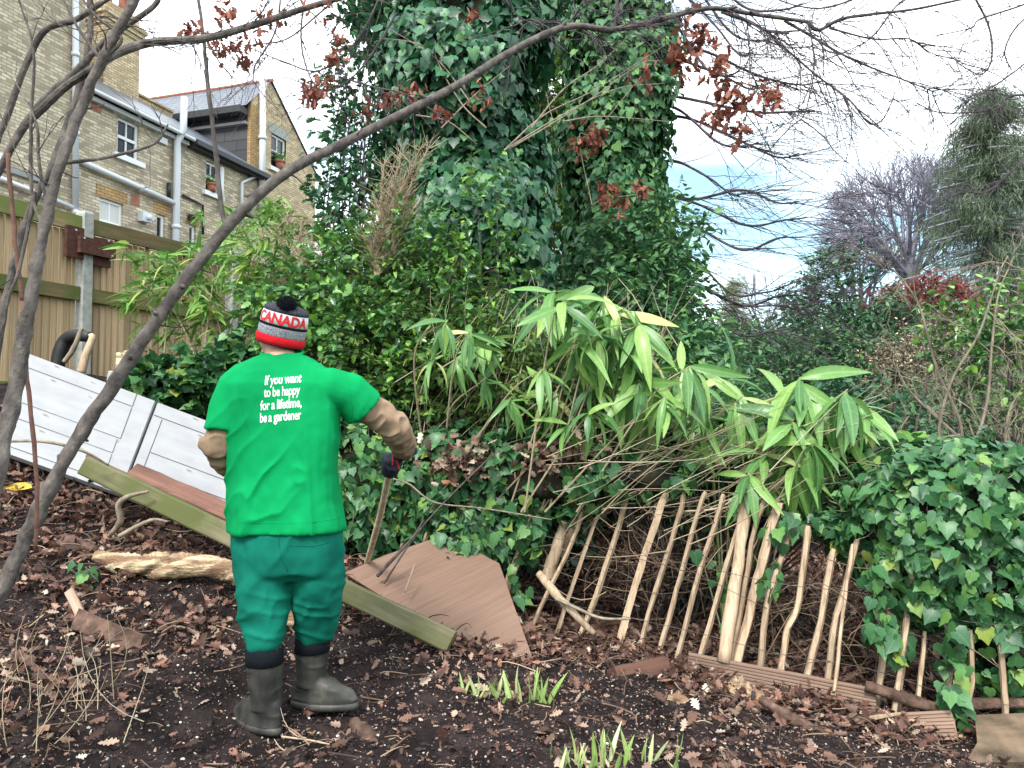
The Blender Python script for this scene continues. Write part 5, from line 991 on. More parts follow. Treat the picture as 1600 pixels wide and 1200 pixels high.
def bush(name, label, lobes, ntw, lpt, tl, size, m, tmpl=OVAL, cat='shrub', up=.4, wood='bark', fill=.55, group=None, base=None, droop=0., sw=.006, jit=.5, seed=0, shell=.45):
    """leafy shrub of many short twigs carrying leaves"""
    L = [(A3(P(a, b, c)), np.array([d, e, f])) for a, b, c, d, e, f in lobes]; o0 = A3(base) if base is not None else L[0][0].copy(); o0[2] = g1(o0[0], o0[1]); r = empty(name, o0, label, cat, group)
    vol = np.array([np.prod(l[1]) ** (2 / 3) for l in L]); idx = RNG.choice(len(L), ntw, p=vol / vol.sum()); C = np.array([l[0] for l in L])[idx]; S_ = np.array([l[1] for l in L])[idx]
    v = rv(ntw); rad = RNG.uniform(shell, 1.12, ntw) ** .6; w = 1 + .3 * fbm(C + v, 2.2, 2, seed); A = C + v * S_ * (rad * w)[:, None]; d = nrm(v + up * UP + .5 * rv(ntw)); tlv = tl * RNG.uniform(.6, 1.3, ntw); B = A + d * tlv[:, None] - UP * droop * tlv[:, None]
    t = np.tile(np.linspace(.1, 1, lpt), ntw); Ar = np.repeat(A, lpt, 0); Br = np.repeat(B, lpt, 0); dr = np.repeat(nrm(B - A), lpt, 0); p = Ar + (Br - Ar) * t[:, None] + RNG.normal(size=(len(t), 3)) * .01
    side = np.cross(dr, rv(len(t))); tip = nrm(side) * .9 + dr * .7 - UP * .25 ; leaves('foliage', tmpl, p, UP * .9 + .5 * rv(len(t)), tip, RNG.uniform(.7, 1.25, len(t)) * size, m, r, jit)
    V, F = tube_batch(A, B, sw * .5, .04, 3, 2); Vs = [V]; Fs = [F]; nb = max(6, ntw // 14); bi = RNG.integers(0, ntw, nb); c0 = o0 + np.stack([RNG.normal(size=nb) * .12, RNG.normal(size=nb) * .1, 0 * np.arange(nb)], 1)
    V2, F2 = tube_batch(c0, A[bi], sw * 1.8, .06, 5, 6); mk('stems', np.vstack([V, V2]), np.vstack([F, F2 + len(V)]), M[wood], r)
    return r
# ---- two ivy clad trees ----
c1 = P(742, 600, 7.3); b1 = Vector((c1.x, 7.3, g1(c1.x, 7.3) - .1))
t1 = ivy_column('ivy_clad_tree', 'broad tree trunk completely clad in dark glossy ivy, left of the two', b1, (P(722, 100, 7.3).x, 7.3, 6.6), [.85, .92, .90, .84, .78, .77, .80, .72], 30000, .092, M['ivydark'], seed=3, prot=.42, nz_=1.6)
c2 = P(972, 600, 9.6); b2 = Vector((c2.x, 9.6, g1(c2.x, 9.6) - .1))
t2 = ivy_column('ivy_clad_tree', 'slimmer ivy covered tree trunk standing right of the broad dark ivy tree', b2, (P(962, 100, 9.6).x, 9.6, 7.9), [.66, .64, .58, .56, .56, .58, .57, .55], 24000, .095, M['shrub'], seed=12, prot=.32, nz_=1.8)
# paler ivy between the trunks
bush('elder_tree', 'pale green leafy tree showing between the two ivy clad trunks', [(865, 120, 11.5, .7, .5, .8), (870, 260, 11.5, .6, .5, .8), (850, 20, 11.5, .7, .5, .8), (870, 380, 11, .6, .5, .7)], 2200, 9, .3, .10, M['shrub2'], cat='tree', wood='barkpale')
# ---- ivy over the left part of the paling fence ----
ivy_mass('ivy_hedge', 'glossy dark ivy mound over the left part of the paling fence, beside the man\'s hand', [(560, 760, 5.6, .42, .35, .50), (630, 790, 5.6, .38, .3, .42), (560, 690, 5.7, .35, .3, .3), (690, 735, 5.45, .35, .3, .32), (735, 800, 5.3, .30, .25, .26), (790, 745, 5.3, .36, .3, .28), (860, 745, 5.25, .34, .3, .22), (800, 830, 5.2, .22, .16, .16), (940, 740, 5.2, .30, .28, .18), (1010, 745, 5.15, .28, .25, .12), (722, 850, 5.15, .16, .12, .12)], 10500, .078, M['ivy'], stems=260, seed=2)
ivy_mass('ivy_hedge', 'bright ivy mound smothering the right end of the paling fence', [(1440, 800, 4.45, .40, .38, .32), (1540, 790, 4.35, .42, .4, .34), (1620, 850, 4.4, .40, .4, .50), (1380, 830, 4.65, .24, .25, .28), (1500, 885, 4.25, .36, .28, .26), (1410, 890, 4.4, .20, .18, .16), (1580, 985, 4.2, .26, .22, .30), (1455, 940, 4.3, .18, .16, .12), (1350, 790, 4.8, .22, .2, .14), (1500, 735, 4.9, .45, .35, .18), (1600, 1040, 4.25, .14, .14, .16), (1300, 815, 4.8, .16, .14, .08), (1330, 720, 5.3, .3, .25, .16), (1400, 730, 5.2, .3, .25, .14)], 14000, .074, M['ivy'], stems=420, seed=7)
def strand(name, label, pts, Y, n, size=.085):
    c = catmull([P(x, y, Y) for x, y in pts], 10); r = empty(name, c[0], label, 'ivy', 'loose ivy strands on the fence'); mb = MB(); mb.tube(c, .004, 5); mb.build('stem', M['bark'], r)
    i = RNG.integers(0, len(c), n); p = c[i] + RNG.normal(size=(n, 3)) * .03; leaves('foliage', IVY, p, np.array([0, -1, .35]) + .5 * rv(n), -UP + .6 * rv(n), RNG.uniform(.6, 1.2, n) * size, M['ivy'], r, .3)
n = 260; hp = np.array([tuple(P(random.gauss(x, 28), random.gauss(y, 16), 4.98)) for x, y in [(715, 715), (740, 720), (850, 715), (870, 705), (905, 705), (700, 725)] for _ in range(n // 6)]); n = len(hp)
leaves('dead_leaves', CRUMP, hp, rv(n), rv(n), RNG.uniform(.04, .08, n), M['litter'], [o for o in bpy.data.objects if o.name == 'ivy_hedge'][0], .5)
strand('ivy_strand', 'ivy strand trailing down between the pickets right of the thick post', [(1240, 800), (1215, 850), (1205, 900), (1195, 930)], 4.6, 22)
strand('ivy_strand', 'ivy strand hanging at the gap before the right ivy mound', [(1360, 880), (1370, 960), (1390, 1000), (1420, 1010)], 4.2, 60)
strand('ivy_strand', 'ivy strand hanging over the right corner of the plywood', [(790, 850), (800, 900), (815, 935)], 5.0, 16)
strand('ivy_strand', 'ivy strand low down on the far right pickets', [(1470, 960), (1490, 1020), (1480, 1080), (1500, 1100)], 4.05, 60)
strand('ivy_strand', 'ivy strand spreading along the picket tops right of the thick post', [(1190, 830), (1250, 820), (1310, 830), (1360, 850)], 4.7, 34)
strand('ivy_strand', 'ivy strand clinging low to the pickets left of the thick post', [(1090, 860), (1130, 900), (1140, 980)], 4.8, 10)
strand('ivy_sprig', 'small ivy sprig growing from the soil beside the pale twisted log', [(150, 905), (140, 895), (133, 885)], 4.1, 6, .07)
# ---- mixed thicket in the middle ----
bush('holly_shrub', 'dark holly shrub right behind the man\'s hat and shoulder', [(520, 545, 6.0, .45, .4, .4), (470, 480, 6.2, .35, .3, .22), (570, 590, 5.9, .5, .4, .4), (560, 450, 6.4, .25, .3, .4)], 620, 9, .26, .075, M['holly'], HOLLY, seed=4)
bush('holly_shrub', 'tall thin holly with sprigs against the sky left of the ivy tree', [(560, 250, 6.9, .25, .3, .55), (575, 360, 6.8, .28, .3, .5), (560, 160, 7.0, .22, .25, .5), (590, 60, 7.0, .25, .25, .4), (515, 320, 6.7, .14, .2, .2)], 330, 7, .26, .07, M['ivydark'], HOLLY, seed=5, shell=.1)
bush('privet_thicket', 'fine leaved green thicket in the middle above the ivy mound', [(640, 560, 5.9, .6, .4, .45), (720, 600, 5.8, .6, .4, .4), (800, 600, 5.8, .5, .4, .35), (650, 470, 6.2, .4, .35, .35), (890, 620, 5.7, .5, .35, .3), (740, 520, 6.1, .4, .3, .3), (960, 640, 5.7, .4, .35, .25), (620, 650, 5.8, .45, .3, .25)], 1900, 10, .22, .055, M['shrub2'], OVAL, seed=6, sw=.005)
bush('holly_shrub', 'yellow green holly sprays rising in front of the ivy tree', [(700, 430, 6.0, .5, .3, .25), (620, 420, 6.0, .35, .3, .3), (760, 340, 6.0, .18, .2, .3), (680, 520, 5.8, .5, .3, .3), (590, 560, 5.7, .4, .3, .3), (800, 560, 5.7, .5, .3, .25)], 330, 10, .30, .06, M['holly'], HOLLY, seed=8, shell=.1)
bush('laurel_shrub', 'glossy laurel shrub at the right foot of the second ivy tree', [(1010, 430, 8.6, .55, .5, .7), (1035, 520, 8.4, .4, .45, .5), (960, 520, 8.2, .6, .5, .5), (1000, 600, 8.0, .8, .5, .5), (1065, 610, 7.8, .5, .5, .32)], 1300, 9, .3, .095, M['shrub'], OVAL, seed=9)
bush('rhododendron', 'dark leafy mound over the top edge of the white doors', [(290, 600, 6.0, .30, .25, .16), (240, 610, 5.9, .14, .15, .10), (350, 585, 6.0, .25, .2, .2)], 260, 8, .12, .085, M['ivy'], IVY, cat='shrub', seed=10)
# understory behind the paling fence
bush('dark_shrub', 'dark shrub filling the gap beneath the broad leaved bamboo', [(1080, 690, 6.2, .7, .4, .32), (1200, 700, 6.2, .7, .4, .32), (1320, 690, 6.2, .6, .4, .35), (980, 690, 6.2, .5, .4, .3), (1270, 760, 6.0, .5, .4, .25), (1130, 760, 6.0, .5, .35, .2)], 1300, 9, .24, .07, M['ivydark'], OVAL, seed=11)
# ---- slender leaved bamboo on the left ----
def bamboo(label, culms, Y, nl, size, spray=.35, m='bamboo'):
    c0 = P(culms[0][0][0], culms[0][0][1], Y); r = empty('bamboo', (c0.x, c0.y, g1(c0.x, c0.y)), label, 'bamboo'); mb = MB(); PP = []; DD = []
    for pts in culms:
        c = catmull([P(x, y, Y + random.uniform(-.25, .25) * 0 + (pts[0][0] % 7) * .03) for x, y in pts], 8); mb.tube(c, [.008, .006, .003], 6); k = len(c)
        for _ in range(nl):
            i = int(k * random.uniform(.35, .99)); p = c[i]; d = nrm((rv(1)[0] + np.array([0, 0, .1])) * np.array([1, 1, .6])); q = p + d * random.uniform(.05, spray); mb.tube([p, (p + q) / 2 + np.array([0, 0, .02]), q], .0015, 3)
            for j in range(6): PP.append(q + RNG.normal(size=3) * .02); DD.append(d + .7 * RNG.normal(size=3) * [1, 1, .5] - UP * .75)
    mb.build('culms', M['straw'], r); n = len(PP); leaves('foliage', LANCE, np.array(PP), UP + .6 * rv(n), np.array(DD), RNG.uniform(.7, 1.3, n) * size, M[m], r, .3)
bamboo('slender leaved bamboo clump bending over in front of the brown fence', [[(250, 640), (262, 500), (280, 430), (240, 395)], [(310, 620), (325, 500), (330, 420), (290, 385)], [(330, 600), (370, 480), (400, 400), (440, 370)], [(350, 600), (340, 500), (300, 440), (225, 420)], [(380, 600), (410, 480), (420, 420), (390, 372)], [(300, 600), (310, 540), (340, 480), (400, 440)], [(420, 600), (440, 500), (470, 450), (500, 440)], [(320, 600), (290, 520), (262, 470), (250, 450)]], 6.6, 20, .19)
bamboo('small pale bamboo sprays further along the brown fence below the gable', [[(430, 520), (420, 420), (410, 340), (440, 320)], [(400, 500), (390, 400), (370, 350), (345, 380)], [(460, 500), (450, 400), (460, 350), (500, 345)]], 7.6, 16, .2)
# ---- dry grass plumes ----
def plume(label, base, tips, Y, n=60, L=.5):
    b = P(*base, Y); r = empty('dry_plumes', b, label, 'dead plant'); mb = MB(); A = []; B = []
    for tx, ty in tips:
        c = catmull([b, P(base[0] * .6 + tx * .4, base[1] * .5 + ty * .5, Y), P(tx, ty, Y)], 8); mb.tube(c, [.006, .003], 5)
        for _ in range(n): i = random.randint(int(len(c) * .35), len(c) - 1); d = nrm(np.array([random.gauss(.15, .5), random.gauss(0, .4), random.uniform(.2, 1)])); A.append(c[i]); B.append(c[i] + d * random.uniform(.06, L * .5))
    mb.build('stalks', M['straw'], r); V, F = tube_batch(np.array(A), np.array(B), .0034, .05, 3, 3); mk('plume', V, F, M['straw'], r)
plume('tall dry straw coloured plumes standing against the dark ivy', (585, 440), [(600, 260), (625, 250), (655, 235), (640, 270), (670, 232), (610, 300), (650, 320), (595, 330), (640, 345), (630, 290), (585, 380), (620, 400)], 5.9, 80)
plume('dry straw thicket behind the bobble hat', (490, 520), [(450, 340), (470, 360), (500, 350), (520, 370), (430, 360), (540, 400), (480, 400), (510, 420), (450, 400), (560, 420), (440, 440), (470, 430), (530, 440), (500, 460)], 6.5, 90)
# dead pale canes across the ivy trees
r = empty('dead_branches', P(795, 235, 6.4), 'pale dead branches fanning up to the right across the ivy trees', 'branch'); mb = MB()
for pts in ([(788, 235), (850, 180), (930, 140), (1040, 70)], [(788, 235), (870, 185), (960, 140), (1038, 130)], [(800, 230), (860, 195), (930, 150), (1000, 100), (1035, 95)], [(880, 190), (940, 182), (1045, 190)], [(830, 200), (880, 140), (930, 105), (975, 65)], [(690, 200), (740, 150), (800, 100)], [(735, 160), (690, 100), (650, 70), (600, 40)], [(690, 82), (640, 65), (590, 60)], [(760, 200), (720, 160), (680, 85), (695, 50), (660, 20)], [(650, 180), (700, 190), (745, 225)]): mb.tube(catmull([P(x, y, 6.25) for x, y in pts], 8), [.008, .005, .0025], 5)
mb.build('canes', M['barkpale'], r)
# straw canes bundled over the fence
r = empty('cane_bundle', P(1100, 740, 5.0), 'bundle of cut straw coloured canes leaning over the paling fence', 'canes'); A = []; B = []
for _ in range(150):
    x, y = random.uniform(930, 1330), random.uniform(640, 800); L = random.uniform(60, 260); a = math.radians(random.gauss(-24, 14)); Y = random.uniform(4.7, 5.3); A.append(P(x - L / 2 * math.cos(a), y - L / 2 * math.sin(a), Y)); B.append(P(x + L / 2 * math.cos(a), y + L / 2 * math.sin(a), Y + random.uniform(-.2, .2)))
for _ in range(170):
    x, y = random.uniform(660, 1060), random.uniform(480, 720); L = random.uniform(50, 170); a = math.radians(random.gauss(-66, 22)); Y = random.uniform(5.3, 5.7); A.append(P(x - L / 2 * math.cos(a), y - L / 2 * math.sin(a), Y)); B.append(P(x + L / 2 * math.cos(a), y + L / 2 * math.sin(a), Y + .1))
V, F = tube_batch(np.array(A), np.array(B), RNG.uniform(.002, .0045, len(A)), .04, 4, 5); mk('canes', V, F, M['straw'], r)
# bramble stems tangled behind and through the pickets
r = empty('bramble_tangle', P(1000, 900, 5.3), 'tangle of thin dry bramble stems behind the pickets', 'bramble'); n = 420; px = RNG.uniform(620, 1580, n); A = []; B = []
for x in px:
    y = float(np.interp(x, [620, 960, 1370, 1600], [850, 880, 1000, 1040])) + random.gauss(0, 55); Y = Yf(x) + random.uniform(.05, .7); L = random.uniform(40, 200); a = random.uniform(0, math.pi); A.append(P(x, y, Y)); B.append(P(x + L * math.cos(a), y - L * math.sin(a) * .7, Y + random.uniform(-.1, .3)))
V, F = tube_batch(np.array(A), np.array(B), RNG.uniform(.0018, .005, n), .2, 4, 5); mk('stems', V, F, leafmat('bramble_stem', [(0, (.06, .035, .025)), (.6, (.2, .13, .08)), (1, (.4, .3, .2))], .8, 0), r)
# ---- broad leaved bamboo: drooping fans ----
FANS = [(868, 455, 95), (945, 462, 100), (965, 505, 90), (990, 545, 95), (905, 535, 80), (850, 575, 80), (1010, 590, 95), (1078, 572, 90), (1100, 600, 80), (1140, 592, 80), (1250, 590, 100), (1262, 602, 95), (1325, 608, 105), (1345, 632, 90), (1185, 645, 85), (1110, 650, 80), (1240, 655, 95), (1320, 645, 95), (1290, 655, 95), (935, 600, 75), (1200, 705, 90), (1215, 755, 85), (1285, 735, 90), (1010, 645, 80), (700, 500, 62), (735, 515, 62), (765, 535, 60), (680, 560, 55), (1270, 690, 100), (960, 560, 80), (1040, 620, 80), (890, 660, 60), (880, 470, 90), (975, 480, 95), (1000, 505, 95), (1015, 555, 90), (985, 590, 90), (940, 520, 80), (1060, 590, 90), (870, 610, 70), (925, 640, 70), (1160, 620, 85), (1225, 620, 95), (1300, 620, 95), (1265, 640, 100), (1330, 680, 85), (1170, 740, 80), (1245, 730, 90), (760, 590, 60), (800, 620, 60), (720, 555, 60)]
r = empty('broad_bamboo', (P(1080, 800, 5.2).x, 5.2, g1(P(1080, 800, 5.2).x, 5.2)), 'broad leaved bamboo with big drooping leaves arching over the paling fence', 'bamboo'); mb = MB(); PP = []; DD = []; SS = []
for fx, fy, L in FANS:
    Y = 5.0 + random.uniform(-.3, .25); tip = A3(P(fx, fy, Y)); bx = fx - random.uniform(60, 190); base = A3(P(bx, 800, Y + .25)) if fx > 830 else A3(P(fx - 40, 700, Y + .5)); mid = A3(P(fx - (fx - bx) * .35, fy + 50, Y + .1)); mb.tube(catmull([base, mid, tip], 8), [.007, .005, .004], 6); s = L / FPX * Y * 1.02
    for k in range(11):
        a = random.uniform(-math.pi, math.pi); d = np.array([random.gauss(.08, .42), random.gauss(-.1, .3), -1.]) if random.random() < .78 else np.array([math.cos(a), random.uniform(-.55, .35), math.sin(a) * .8 - .1]); i = random.uniform(0, 1); PP.append(tip + (mid - tip) * .22 * i); DD.append(nrm(d)); SS.append(s * random.uniform(.65, 1.12))
mb.build('culms', M['straw'], r); n = len(PP); DD = np.array(DD); nv = nrm(np.array([0, -.7, .8]) + .6 * RNG.normal(size=(n, 3))); leaves('foliage', SASA, np.array(PP), nv, DD, np.array(SS), M['sasa'], r, .1)
# ---- palmate plant ----
for fx, fy, Y, s, lb in ((1400, 690, 5.6, .30, 'palmate leaved shrub behind the right ivy mound, topmost bright leaf cluster'), (1130, 700, 5.5, .24, 'palmate leaved plant low behind the cane bundle')):
    c = A3(P(fx, fy, Y)); r = empty('fatsia', (c[0], c[1], g1(c[0], c[1])), lb, 'shrub'); PP = []; DD = []; NN = []; mb = MB()
    for q in range(9):
        o = c + np.array([random.gauss(0, .28), random.gauss(0, .15), random.gauss(0, .10)]); nv = nrm(np.array([random.gauss(0, .4), -.7 + random.gauss(0, .3), .8])); mb.tube([np.array([c[0], c[1], g1(c[0], c[1])]), (c + o) / 2 - np.array([0, 0, .12]), o], .006, 5)
        x = nrm(np.cross(nv, UP)); y = np.cross(nv, x)
        for k in range(8): a = math.radians(-150 + k * 43); PP.append(o); DD.append(x * math.cos(a) + y * math.sin(a)); NN.append(nv)
    mb.build('stems', M['shoot'], r); n = len(PP); leaves('foliage', OVAL, np.array(PP), np.array(NN), np.array(DD), s * .75, M['fatsia'], r, .08)
# ---- background right ----
BG = [('hedge_shrub', 'dark evergreen hedge across the background right of the ivy trees', [(1120, 640, 11, .9, .7, .6), (1210, 620, 11.5, 1., .7, .7), (1300, 610, 12, 1.1, .8, .8), (1390, 620, 12, 1.1, .8, .9), (1480, 630, 11.5, 1.1, .8, .9), (1590, 640, 11, 1., .8, 1.), (1340, 690, 10, 1.4, .7, .6), (1180, 700, 10, 1.2, .7, .5), (1500, 700, 9.5, 1.3, .7, .6)], 4200, 9, .35, .085, 'shrub', OVAL, 'hedge'),
      ('tall_shrub', 'tall narrow dark shrub rising above the background hedge', [(1305, 450, 13, .35, .3, .5), (1290, 520, 13, .7, .5, .5), (1330, 560, 13, 1.0, .6, .5), (1250, 570, 13, .6, .5, .45), (1380, 540, 12.5, .6, .5, .6)], 1100, 8, .32, .10, 'ivydark', OVAL, 'shrub'),
      ('blue_shrub', 'bluish evergreen shrub below the small golden conifer', [(1130, 560, 15, .75, .6, .5), (1100, 590, 14.5, .6, .6, .4), (1180, 580, 15, .7, .6, .4)], 600, 8, .35, .12, 'shrub', OVAL, 'shrub'),
      ('red_maple', 'dark red maple crown in the background on the right', [(1410, 480, 13.5, .55, .5, .26), (1460, 470, 13.5, .45, .5, .28), (1500, 490, 13.5, .35, .4, .3), (1460, 510, 13.5, .5, .4, .25), (1390, 500, 13.5, .35, .4, .12)], 900, 9, .25, .075, 'maple', OAK, 'tree'),
      ('bright_shrub', 'bright round leaved shrub hanging at the right edge', [(1500, 520, 7.2, .22, .25, .2), (1560, 500, 7.0, .35, .3, .25), (1600, 580, 7.0, .4, .3, .35), (1540, 560, 7.2, .3, .25, .2)], 190, 8, .26, .085, 'holly', OVAL, 'shrub'),
      ('pale_shrub', 'pale dry brown shrub in front of the red maple', [(1440, 560, 11, .5, .4, .3), (1400, 580, 11, .4, .4, .2)], 420, 6, .3, .05, 'straw', OVAL, 'shrub'),
      ('far_shrub', 'low dark shrubs in the distance between the ivy tree and the hedge', [(1100, 540, 24, 1.2, 1., .8), (1200, 560, 24, 1.6, 1., .9), (1000, 560, 24, 1.6, 1, .9), (900, 560, 24, 2., 1., 1.2), (780, 560, 24, 2., 1, 1.3), (640, 520, 24, 2., 1, 1.5), (1400, 560, 26, 3., 1, 1.2), (1550, 560, 26, 3, 1, 1.5)], 1800, 8, .6, .2, 'shrub', OVAL, 'shrub')]
for nm, lb, lobes, ntw, lpt, tl, sz, m, tm, ct in BG: bush(nm, lb, lobes, ntw, lpt, tl, sz, M[m], tm, cat=ct, seed=len(lb), sw=.012)
def conifer(label, top, base_y, Y, R, n, size, m, droop=.8):
    t = A3(P(*top, Y)); b = np.array([t[0], t[1], g1(t[0], t[1])]); r = empty('conifer', b, label, 'tree'); mb = MB(); mb.tube([b, (b + t) / 2, t], [.16, .09, .015], 10); mb.build('trunk', M['barkhaze'], r, True)
    H = t[2] - b[2]; nb = 330; k = RNG.uniform(.02, .92, nb); a = RNG.uniform(0, 2 * np.pi, nb); rr = R * np.minimum(1, (k + .06) ** .7 * 1.35) * RNG.uniform(.6, 1.1, nb); A = t + np.outer(k, b - t); B = A + np.stack([np.cos(a) * rr, np.sin(a) * rr, -rr * .25], 1); V, F = tube_batch(A, B, .03, .06, 5, 6); mk('branches', V, F, M['barkhaze'], r)
    i = RNG.integers(0, nb, n); s = RNG.uniform(.02, 1.05, n); p = A[i] + (B[i] - A[i]) * s[:, None] + RNG.normal(size=(n, 3)) * [.12, .12, .10]; d = nrm(B[i] - A[i]); leaves('foliage', NEED, p, rv(n), d * .5 - UP * droop + .55 * rv(n), RNG.uniform(.5, 1.3, n) * size, m, r, .5)
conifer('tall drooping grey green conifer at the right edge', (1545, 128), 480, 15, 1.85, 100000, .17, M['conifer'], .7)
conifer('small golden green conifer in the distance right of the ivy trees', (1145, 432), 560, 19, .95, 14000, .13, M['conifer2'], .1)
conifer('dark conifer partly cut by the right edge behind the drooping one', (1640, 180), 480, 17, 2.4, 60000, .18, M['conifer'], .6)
# ---- bare trees ----
rmin = .0008
def grow(p, d, L, r, lev, out, spread=.5, g=.0, kids=(4, 7), ratio=.62, wob=.14, upb=.0, thin=.55):
    k = 6; pts = [p.copy()]; dd = d.copy()
    for i in range(k): dd = nrm(dd + wob * RNG.normal(size=3) + UP * (upb - g)); p = p + dd * L / k; pts.append(p.copy())
    out.append((np.array(pts), max(r, rmin), max(r * .45, rmin * .8)))
    if lev <= 0: return
    for _ in range(RNG.integers(*kids)):
        i = RNG.integers(2, k + 1); dn = nrm(pts[i] - pts[i - 1]); s = nrm(np.cross(dn, rv(1)[0])); grow(pts[i], nrm(dn + s * spread * RNG.uniform(.6, 1.3)), L * ratio * RNG.uniform(.6, 1.15), r * thin, lev - 1, out, spread, g, kids, ratio, wob, upb, thin)
def poly_batch(out, n=4):
    Vs = []; Fs = []; b = 0
    for pts, r0, r1 in out:
        V, F = tube(pts, np.linspace(r0, r1, len(pts)), n, False); Vs.append(V); Fs.append(np.array(F) + b); b += len(V)
    return np.vstack(Vs), np.vstack(Fs)
def bare_tree(label, px, py_top, Y, lev=5, spread=.55, m='barkhaze', lean=0., r0=.22, tr=.4):
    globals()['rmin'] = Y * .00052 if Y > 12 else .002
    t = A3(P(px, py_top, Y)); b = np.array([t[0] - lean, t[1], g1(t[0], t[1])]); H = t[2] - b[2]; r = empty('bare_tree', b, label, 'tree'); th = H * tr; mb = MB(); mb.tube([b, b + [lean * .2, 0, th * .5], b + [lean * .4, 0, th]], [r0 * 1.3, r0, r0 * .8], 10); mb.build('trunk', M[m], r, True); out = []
    for k in range(7):
        a = k * 2 * np.pi / 7 + random.random(); grow(b + [lean * .4, 0, th * random.uniform(.75, 1)], nrm(np.array([math.cos(a) * (.2 + .6 * (k % 2)), math.sin(a) * (.2 + .6 * (k % 2)), 1])), H * (1 - tr) * .50, r0 * .5, lev, out, spread, -.02, (3, 5), .68, .13, .03, .5)
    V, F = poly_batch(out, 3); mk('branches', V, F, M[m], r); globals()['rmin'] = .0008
def crown_tree(label, px, pyc, Y, rx, rz, r0, nl=10, n2=8, n3=9, n4=4):
    """winter tree whose limbs fan out from the bole and end on a domed outline"""
    C = A3(P(px, pyc, Y)); b = np.array([C[0] + .1, C[1], g1(C[0], C[1])]); fk = C - [0, 0, rz * .95]; r = empty('bare_tree', b, label, 'tree'); mb = MB(); mb.tube([b, (b + fk) / 2 + [.05, 0, 0], fk, C + [0, 0, rz * .1]], [r0 * 1.3, r0, r0 * .8, r0 * .35], 10); mb.build('trunk', M['barkhaze'], r, True); out = []; R = np.array([rx, rx, rz])
    def cur(p, q, ra, rb, k=7, out_=None):
        t = np.linspace(0, 1, k)[:, None]; m = p + (q - p) * .5 + np.array([(q - p)[0] * -.0, 0, -.12 * np.linalg.norm((q - p)[:2])]) + .06 * np.linalg.norm(q - p) * rv(1)[0]; c = (1 - t) ** 2 * p + 2 * t * (1 - t) * m + t * t * q; out.append((c, max(ra, Y * .0006), max(rb, Y * .0004))); return c
    for i in range(nl):
        d1 = nrm(np.array([math.cos(i * 2.4), math.sin(i * 2.4), random.uniform(-.35, 1.3)])); s1 = fk + (C + [0, 0, rz * .1] - fk) * random.uniform(0, .8); c1 = cur(s1, C + R * d1 * .5, r0 * .42, r0 * .22)
        for j in range(n2):
            d2 = nrm(d1 + .55 * rv(1)[0]); c2 = cur(c1[random.randint(2, 6)], C + R * d2 * .78 * random.uniform(.85, 1.05), r0 * .18, r0 * .09)
            for k in range(n3):
                d3 = nrm(d2 + .30 * rv(1)[0]); c3 = cur(c2[random.randint(2, 6)], C + R * d3 * random.uniform(.86, 1.04), r0 * .07, r0 * .03, 6)
                for _ in range(n4): p = c3[random.randint(2, 5)]; q = p + nrm(d3 + .7 * rv(1)[0]) * rx * random.uniform(.07, .16); out.append((np.array([p, (p + q) / 2 + .01 * rv(1)[0], q]), Y * .0004, Y * .0003))
    V, F = poly_batch(out, 3); mk('branches', V, F, M['barkhaze'], r)
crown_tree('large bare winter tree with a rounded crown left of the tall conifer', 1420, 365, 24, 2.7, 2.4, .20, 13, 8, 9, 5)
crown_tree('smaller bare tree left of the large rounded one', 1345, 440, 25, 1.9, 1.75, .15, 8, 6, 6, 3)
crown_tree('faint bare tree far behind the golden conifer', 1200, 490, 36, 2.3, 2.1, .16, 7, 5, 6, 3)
globals()['rmin'] = .002
bare_tree('twiggy bare bush in front of the tall conifer', 1575, 380, 8.5, 4, .7, 'barkpale', r0=.035, tr=.25)
r = empty('straggly_shrub', P(1480, 740, 5.6), 'crooked pale stems rising in front of the background hedge at the right', 'shrub'); out = []; mb = MB()
for pts in ([(1540, 720), (1470, 690), (1485, 600), (1530, 520), (1560, 430), (1575, 400)], [(1505, 740), (1500, 660), (1465, 580), (1440, 490), (1420, 450), (1395, 420)], [(1505, 740), (1540, 640), (1550, 540), (1560, 460), (1585, 400)], [(1505, 690), (1420, 610), (1400, 570)], [(1570, 720), (1575, 650), (1600, 600)], [(1500, 680), (1400, 690), (1420, 650)]):
    c = catmull([P(x, y, 5.8) for x, y in pts], 8); mb.tube(c, [.012, .009, .004], 6)
    for _ in range(9): i = random.randint(4, len(c) - 2); grow(c[i], nrm(c[i + 1] - c[i] + .9 * rv(1)[0]), .35, .004, 2, out, .6)
V, F = poly_batch(out, 3); mb.add(V, [tuple(f) for f in F]); mb.build('stems', M['barkpale'], r)
# ================= FOREGROUND BRANCHES =================
def limb(mb, pts, rr, Y=None, k=8, n=10, am=.13):
    c = catmull([P(*q) if len(q) == 3 else P(q[0], q[1], Y) for q in pts], k); V, F = tube(c, rr, n); V = V + np.repeat(np.interp(np.linspace(0, 1, len(c)), np.linspace(0, 1, len(rr)), rr) * am * 2, n)[:, None] * fbm(V, 22., 3, 5)[:, None]; mb.add(V, F); return c
def twigs_on(c, n, L, r, lev, out, g=.0, spread=.8, lo=.1, hi=1, bias=(0, 0, 0), kids=(2, 4), wob=.14, upb=0, ratio=.62):
    for _ in range(n):
        i = int(np.clip(random.uniform(lo, hi) * (len(c) - 1), 1, len(c) - 2)); dn = nrm(c[i + 1] - c[i]); d = nrm(dn * .6 + rv(1)[0] * spread + np.array(bias)); grow(c[i], d, L * random.uniform(.5, 1.2), r, lev, out, .5, g, kids, ratio, wob, upb)
